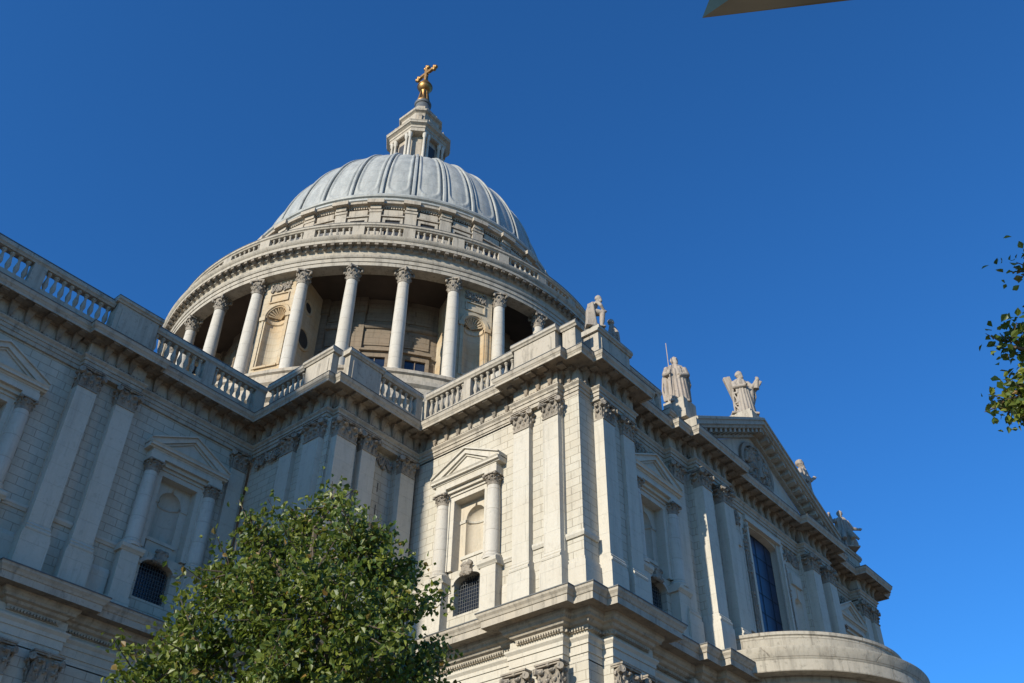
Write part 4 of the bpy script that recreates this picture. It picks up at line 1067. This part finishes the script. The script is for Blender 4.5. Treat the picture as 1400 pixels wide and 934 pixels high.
def st_staff(mb):      # bearded man in a heavy cloak, a staff held upright at his right hand
    robe(mb, [(0, .05, 0, .52, .42), (0, .05, .5, .48, .38), (0, .05, 1.2, .46, .36), (0, .02, 1.9, .50, .36), (0, 0, 2.4, .54, .34), (0, 0, 2.65, .44, .28), (0, 0, 2.82, .15, .16)], 9, .08, 4)
    head(mb, (0, -.03, 3.08), .25, (.25, -.97))
    limb(mb, [(-.48, -.02, 2.5), (-.66, -.1, 2.0), (-.5, -.45, 1.85)], [.2, .18, .12]); hand(mb, (-.48, -.5, 1.88), (-.2, -.5, 1))
    limb(mb, [(.48, -.02, 2.5), (.62, -.15, 1.95), (.2, -.45, 1.75)], [.2, .18, .12]); hand(mb, (.16, -.48, 1.75), (-1, -.2, .2))
    for k in range(7):
        a = -2.6+.38*k; mb.tube((.5*cos(a), .36*sin(a), 2.3), (.62*cos(a+.1), .5*sin(a+.1), .05), .08, .12, 6)
    for s_ in (-1, 1): mb.tube((s_*.6, .0, 2.3), (s_*.62, .1, .2), .14, .16, 8)
    cloak(mb, [[(-.5, .15, 2.6), (-.75, .2, 1.9), (-.82, .25, 1.1), (-.75, .25, .3)], [(-.3, .35, 2.6), (-.5, .45, 1.9), (-.55, .5, 1.1), (-.5, .5, .3)]]); cloak(mb, [[(.5, .1, 2.6), (.72, .1, 2.0), (.80, .1, 1.4), (.66, .1, .9)], [(.4, .3, 2.6), (.5, .4, 1.9), (.55, .45, 1.2), (.5, .4, .6)]])
    mb.tube((.15, -.3, 1.7), (.22, -.42, .1), .12, .12, 8)
    mb.tube((.2, -.3, 2.5), (.05, -.42, 1.5), .08, .1, 6)
    mb.box(Fr(0, 0, 1, 0), -.55, .55, -.5, .5, -.12, .03)
def cloak(mb, pts, th=.07):
    # pts: rows of (x,y,z) strips, left to right, making a thick hanging cloth
    n = len(pts[0])
    for r0, r1 in zip(pts[:-1], pts[1:]):
        for i in range(n-1): mb.tube(r0[i], r0[i+1], th, th, 6); mb.tube(r0[i], r1[i], th*.9, th*.9, 6); mb.tube(r0[i], r1[i+1], th*.8, th*.8, 6)
def st_cross(mb):      # saint holding a diagonal cross
    robe(mb, [(0, .0, 0, .50, .44), (0, 0, .5, .46, .4), (0, 0, 1.2, .42, .36), (-.02, 0, 1.9, .42, .34), (-.05, 0, 2.4, .46, .32), (-.05, 0, 2.66, .38, .26), (-.05, 0, 2.82, .14, .15)], 9, .09, 6)
    head(mb, (-.02, -.05, 3.08), .25, (.5, -.86))
    limb(mb, [(-.42, -.02, 2.5), (-.5, -.3, 2.0), (.05, -.5, 2.0)], [.18, .15, .1]); hand(mb, (.1, -.52, 2.02), (1, -.1, .3))
    limb(mb, [(.38, -.02, 2.5), (.62, -.2, 2.1), (.95, -.3, 2.5)], [.18, .14, .1]); hand(mb, (.98, -.32, 2.6), (.1, -.2, 1), .14)
    mb.tube((.55, -.1, 2.2), (.5, -.1, .9), .2, .12, 8); mb.tube((.95, -.3, 2.55), (.85, -.2, 1.95), .13, .2, 8)
    for k in range(6):
        a = -2.4+.36*k; mb.tube((.42*cos(a), .34*sin(a), 2.2), (.58*cos(a+.15), .5*sin(a+.15), .05), .07, .12, 6)
    cloak(mb, [[(.42, 0, 2.55), (.75, -.05, 2.1), (.8, 0, 1.5), (.6, 0, .9)], [(.3, .2, 2.5), (.5, .25, 1.9), (.55, .3, 1.2), (.5, .3, .5)]]); cloak(mb, [[(-.4, -.1, 2.4), (-.6, -.1, 1.7), (-.62, -.05, .9), (-.6, 0, .2)], [(-.3, -.3, 2.2), (-.4, -.35, 1.5), (-.42, -.4, .8), (-.4, -.42, .1)]])
    # beams of the cross
    for p0, p1 in (((-.75, .35, 3.15), (.1, .35, 0.0)), ((-.55, .35, .05), (1.25, .3, 2.95))):
        a = Vector(p0); b = Vector(p1); d = (b-a).normalized(); s_ = Vector((0, 1, 0)).cross(d)*.22; q = Vector((0, .14, 0))
        mb.add([a-s_-q, a+s_-q, a+s_+q, a-s_+q, b-s_-q, b+s_-q, b+s_+q, b-s_+q], [(0, 1, 2, 3), (7, 6, 5, 4), (0, 4, 5, 1), (1, 5, 6, 2), (2, 6, 7, 3), (3, 7, 4, 0)])
    mb.box(Fr(0, 0, 1, 0), -.95, .7, -.55, .55, -.12, .03)
def st_arm(mb):        # figure behind the slope of the pediment, arm flung out
    robe(mb, [(0, 0, 0, .5, .42), (0, 0, 1.2, .44, .36), (0, 0, 2.3, .5, .34), (0, 0, 2.66, .4, .26), (0, 0, 2.82, .14, .15)], 8, .08, 8)
    head(mb, (-.05, 0, 3.08), .26, (.6, -.8)); limb(mb, [(.4, 0, 2.5), (.95, -.05, 2.35), (1.5, -.1, 2.75)], [.18, .14, .09]); hand(mb, (1.55, -.1, 2.8), (1, 0, .5))
    limb(mb, [(-.42, 0, 2.5), (-.6, -.1, 1.9), (-.35, -.4, 1.6)], [.18, .15, .1]); mb.box(Fr(0, 0, 1, 0), -.6, .6, -.5, .5, -.12, .03)
def st_seat(mb):       # broad seated figure with one arm raised and drapery flying to the right
    robe(mb, [(0, 0, 0, .75, .55), (0, 0, .8, .72, .55), (0, -.05, 1.4, .62, .5), (0, 0, 1.9, .5, .4), (0, 0, 2.4, .52, .36), (0, 0, 2.66, .38, .26), (0, 0, 2.82, .14, .15)], 8, .1, 9)
    head(mb, (.0, -.02, 3.08), .26, (-.3, -.95)); limb(mb, [(-.45, 0, 2.5), (-.85, -.2, 2.2), (-.95, -.2, 2.85)], [.18, .15, .1]); hand(mb, (-.97, -.2, 2.95), (0, -.1, 1))
    limb(mb, [(.45, 0, 2.45), (.8, 0, 1.8), (1.35, -.1, 1.7)], [.18, .16, .1]); hand(mb, (1.42, -.1, 1.72), (1, 0, .1))
    mb.tube((.6, .1, 1.6), (1.25, .1, .9), .2, .1, 8); mb.tube((-.2, -.4, 1.3), (-.35, -.75, .5), .24, .2, 8); mb.tube((.3, -.4, 1.3), (.35, -.8, .5), .24, .2, 8)
    mb.box(Fr(0, 0, 1, 0), -.8, .9, -.6, .6, -.12, .03)
def st_small(mb):
    robe(mb, [(0, 0, 0, .6, .45), (0, 0, .8, .55, .4), (.05, 0, 1.5, .42, .34), (.05, 0, 2.2, .36, .3), (.05, 0, 2.6, .2, .2)], 7, .1, 12)
    mb.ell((-.05, -.05, 2.9), .42, .36, .42, 12, 8, .15, 4); mb.ell((-.3, -.3, 2.8), .2, .2, .2, 8, 6); limb(mb, [(.3, -.1, 2.1), (.6, -.3, 1.2), (.7, -.3, .2)], [.2, .17, .14])
    for s_ in (-1, 1): mb.ell((.05+s_*.2, .1, 3.25), .12, .08, .16, 6, 5)
    mb.box(Fr(0, 0, 1, 0), -.7, .8, -.5, .5, -.12, .03)
statue('statue', (32.1, 21.9, 33.84), 2.35, st_lean, 'stooping cloaked stone figure on the corner block of the transept parapet', turn=-42)
statue('statue', (33.6, 21.85, 33.84), 1.6, st_small, 'small stone beast sitting behind the stooping figure on the corner block', turn=-40)
S2 = statue('statue', (39.75, 21.7, 33.2), 3.3, st_staff, 'bearded stone figure holding a tall thin staff left of the pediment', turn=-50)
rod = MB(); rod.tube((39.12, 21.72, 33.3), (39.06, 21.74, 37.15), .035, .022, 8)
rod.obj('staff', S_STAT, S2)
S3 = statue('statue', (CX-.1, 21.5, 36.55), 3.55, st_cross, 'stone saint with a diagonal cross standing on the tip of the pediment', turn=-48)
statue('statue', (XR-39.6, 21.9, 33.9), 3.7, st_arm, 'stone figure mostly hidden behind the right slope of the pediment with arm flung out')
statue('statue', (60.9, 21.7, 32.75), 2.9, st_seat, 'seated stone figure with a raised arm on the far right parapet block', turn=-45)
pdm = MB(); pdm.box(W0, CX-1.0, CX+.9, -22.3, -20.75, 35.6, 36.42); pdm.box(W0, CX-1.15, CX+1.05, -22.4, -20.6, 35.5, 36.1); pdm.obj('statue_pedestal', S_COR, cath)
for x in (39.85, XR-39.7):
    q = MB(); q.box(W0, x-.65, x+.65, -22.4, -21.1, 31.9, 33.2); q.box(W0, x-.75, x+.75, -22.5, -21.0, 31.8, 32.3); q.obj('statue_pedestal', S_COR, cath)

# ------------------------------------------------------------------ trees
def tree(name, base, trunk_pts, clumps, label, leaf=.085, dens=900, seed=1, limbs_from=None):
    rr = random.Random(seed); root = empty(name, base); tag(root, label, 'tree')
    tb = MB(); q = [Vector(p) for p in trunk_pts]; rs = [.24-.20*i/(len(q)-1) for i in range(len(q))]
    for a, b, r0, r1 in zip(q[:-1], q[1:], rs[:-1], rs[1:]): tb.tube(a, b, r0, r1, 10); tb.ell(b, r1, r1, r1, 8, 5)
    cr_ = MB()
    for (c, r_) in clumps:
        c = Vector(c)
        # limb from the trunk
        zt = max(q[0].z+2.0, min(q[-1].z, c.z-1.0-.35*(c-q[-1]).xy.length)); k = 0
        for i in range(len(q)-1):
            if q[i].z <= zt <= q[i+1].z: k = i
        t = (zt-q[k].z)/max(.01, (q[k+1].z-q[k].z)); s0 = q[k].lerp(q[k+1], min(1, max(0, t)))
        mid = s0.lerp(c, .5)+Vector((rr.uniform(-.2, .2), rr.uniform(-.2, .2), .25))
        tb.tube(s0, mid, .055, .035, 6); tb.tube(mid, c, .035, .015, 6)
        tips = []
        for i in range(int(16*max(1, r_/.7))):
            d = Vector((rr.gauss(0, 1), rr.gauss(0, 1), rr.gauss(.15, .9))).normalized(); e = c+d*r_*(rr.uniform(.6, 1.1) if rr.random() < .7 else rr.uniform(1.1, 1.8))
            tb.tube(c+d*.1, e, .012, .004, 4); tips.append((c, e))
        n = int(dens*r_**2.2)
        for i in range(n):
            a, e = rr.choice(tips); t = rr.random()**.6; p = a.lerp(e, t)+Vector((rr.gauss(0, .09), rr.gauss(0, .09), rr.gauss(0, .08)))
            L = leaf*rr.uniform(.65, 1.25); nd = Vector((rr.gauss(0, 1), rr.gauss(0, 1), rr.gauss(.5, .8))).normalized()
            ax = nd.orthogonal().normalized(); ax = (Matrix.Rotation(rr.random()*6.28, 3, nd) @ ax); bx = nd.cross(ax)
            fold = nd*L*.22
            P = [p-ax*L*.7, p-ax*L*.15+bx*L*.55+fold, p+ax*L*.25+bx*L*.42+fold, p+ax*L*.85, p+ax*L*.25-bx*L*.42+fold, p-ax*L*.15-bx*L*.55+fold]
            cr_.add(P, [(0, 1, 2, 3), (0, 3, 4, 5)])
    tb.obj('trunk', BARK, root, True)
    me = bpy.data.meshes.new('crown'); at = Vector(base); me.from_pydata([tuple(Vector(p)-at) for p in cr_.v], [], cr_.f); me.materials.append(LEAF)
    link(bpy.data.objects.new('crown', me), base, root)
    return root
# clumps given by direction (azimuth, tangent of elevation) and distance from the viewpoint, turned into places in the world
def AZ(az, tn, d): return (d*sin(R(az)), d*cos(R(az)), 1.6+d*tn)
_AZ = AZ
def AZ(az, tn, d): return _AZ(46-(46-az)*.94, tn-.003, d)
cl = [(AZ(32.9, .505, 11.0), .36), (AZ(31.3, .455, 11.2), .36), (AZ(28.9, .385, 11.3), .36), ((AZ(37.0, .545, 11.2)), .42), (AZ(38.8, .505, 11.0), .6), (AZ(35.6, .52, 11.5), .5), (AZ(33.2, .485, 11.2), .45), (AZ(36.0, .46, 10.6), .75), (AZ(40.6, .475, 11.4), .62),
      (AZ(32.0, .43, 11.0), .6), (AZ(31.4, .44, 11.6), .45), (AZ(38.5, .42, 10.2), .85), (AZ(42.3, .415, 11.2), .65), (AZ(34.5, .40, 10.6), .8), (AZ(36.3, .36, 11.8), .9),
      (AZ(43.8, .375, 11.4), .5), (AZ(45.0, .385, 11.8), .25), (AZ(41.0, .35, 10.6), .8), (AZ(31.0, .36, 10.8), .7), (AZ(29.5, .36, 11.6), .45), (AZ(28.2, .325, 11.2), .5),
      (AZ(33.5, .32, 10.2), .85), (AZ(38.0, .31, 10.4), .95), (AZ(44.2, .315, 11.4), .5), (AZ(46.0, .315, 11.6), .3), (AZ(26.6, .285, 11.4), .5), (AZ(29.5, .28, 10.4), .75),
      (AZ(42.0, .26, 10.6), .85), (AZ(35.0, .24, 11.0), 1.0), (AZ(31.0, .2, 10.8), .9), (AZ(39.0, .2, 11.4), .9), (AZ(25, .22, 11.2), .6), (AZ(45.5, .22, 11.2), .6), (AZ(36, .50, 12.2), .5), (AZ(39.5, .39, 12.6), .9), (AZ(33.5, .44, 12.4), .7), (AZ(41.5, .31, 12.6), .8), (AZ(31, .30, 12.4), .8)]
bx_, by_ = AZ(36, 0, 11.2)[:2]
random.seed(21); cl = [((c[0]+random.uniform(-.12, .12), c[1]+random.uniform(-.12, .12), c[2]-.02), r_*random.uniform(.68, .95)) for c, r_ in cl]
tree('tree', (bx_, by_, 0), [(bx_, by_, 0), (bx_+.1, by_, 2.2), (bx_, by_+.1, 4.2), (bx_+.1, by_, 5.8), (bx_+.15, by_+.1, 7.2)], cl, 'leafy green street tree in front of the re-entrant corner of the cathedral', leaf=.052, dens=3500, seed=4)
AZ = _AZ
cr2 = [(AZ(86.1, 0.765, 9.5), .26), (AZ(84.5, 0.678, 9.4), .26), (AZ(82.9, 0.68, 9.2), .15), (AZ(83.1, 0.615, 9.4), .27), (AZ(81.7, 0.612, 9.5), .17), (AZ(83.5, 0.585, 9.5), .2),
       (AZ(91.5, .66, 9.8), .55), (AZ(90.5, .52, 10), .5), (AZ(95, .78, 10), .7), (AZ(95, .6, 10), .8), (AZ(99, .7, 10), .9), (AZ(92.5, .42, 10.4), .7)]
bx_, by_ = AZ(94, 0, 10)[:2]
tree('tree', (bx_, by_, 0), [(bx_, by_, 0), (bx_-.1, by_, 2.5), (bx_, by_, 5), (bx_-.1, by_, 7.2), (bx_, by_, 9)], cr2, 'second leafy tree reaching in at the right edge against the sky', leaf=.056, dens=5200, seed=9)

# ------------------------------------------------------------------ folded metal canopy overhead
ca = empty('canopy', AZ(96, 0, 8)); tag(ca, 'pointed corner of a dark folded metal canopy overhead at the top edge', 'canopy')
T = Vector(AZ(67.99, 1.494, 5.0)); A_ = Vector(AZ(71.84, 1.584, 5.6)); B_ = Vector(AZ(78.12, 1.506, 6.3)); C_ = Vector(AZ(93.98, 1.231, 6.9)); E_ = Vector(AZ(112, 1.5, 6.6))
up_ = Vector((0, 0, .5))
VV = [T, A_, B_, C_, E_, A_+up_, B_+up_, C_+up_*.2, E_+up_]
cb_ = MB(); cb_.add(VV, [(0, 1, 2), (0, 5, 1), (1, 5, 6, 2), (0, 6, 5)]); cb_.obj('side_panel', METAL, ca)
VV += [Vector((5.0, -10.0, 9.6)), Vector((5.0, -10.0, 9.9)), Vector((9.5, -9.0, 9.6))]
cb_ = MB(); cb_.add(VV, [(0, 2, 3), (2, 4, 3), (0, 3, 7), (0, 7, 6), (6, 7, 8), (2, 6, 8, 4), (3, 4, 9, 11), (7, 11, 10, 8), (4, 8, 10, 9), (9, 10, 11), (3, 11, 7)]); cb_.obj('soffit_panel', METAL2, ca)
cp_ = MB(); cp_.tube((6.2, -9.4, 0), (6.2, -9.4, 9.7), .14, .14, 12); cp_.obj('post', METAL, ca, True)
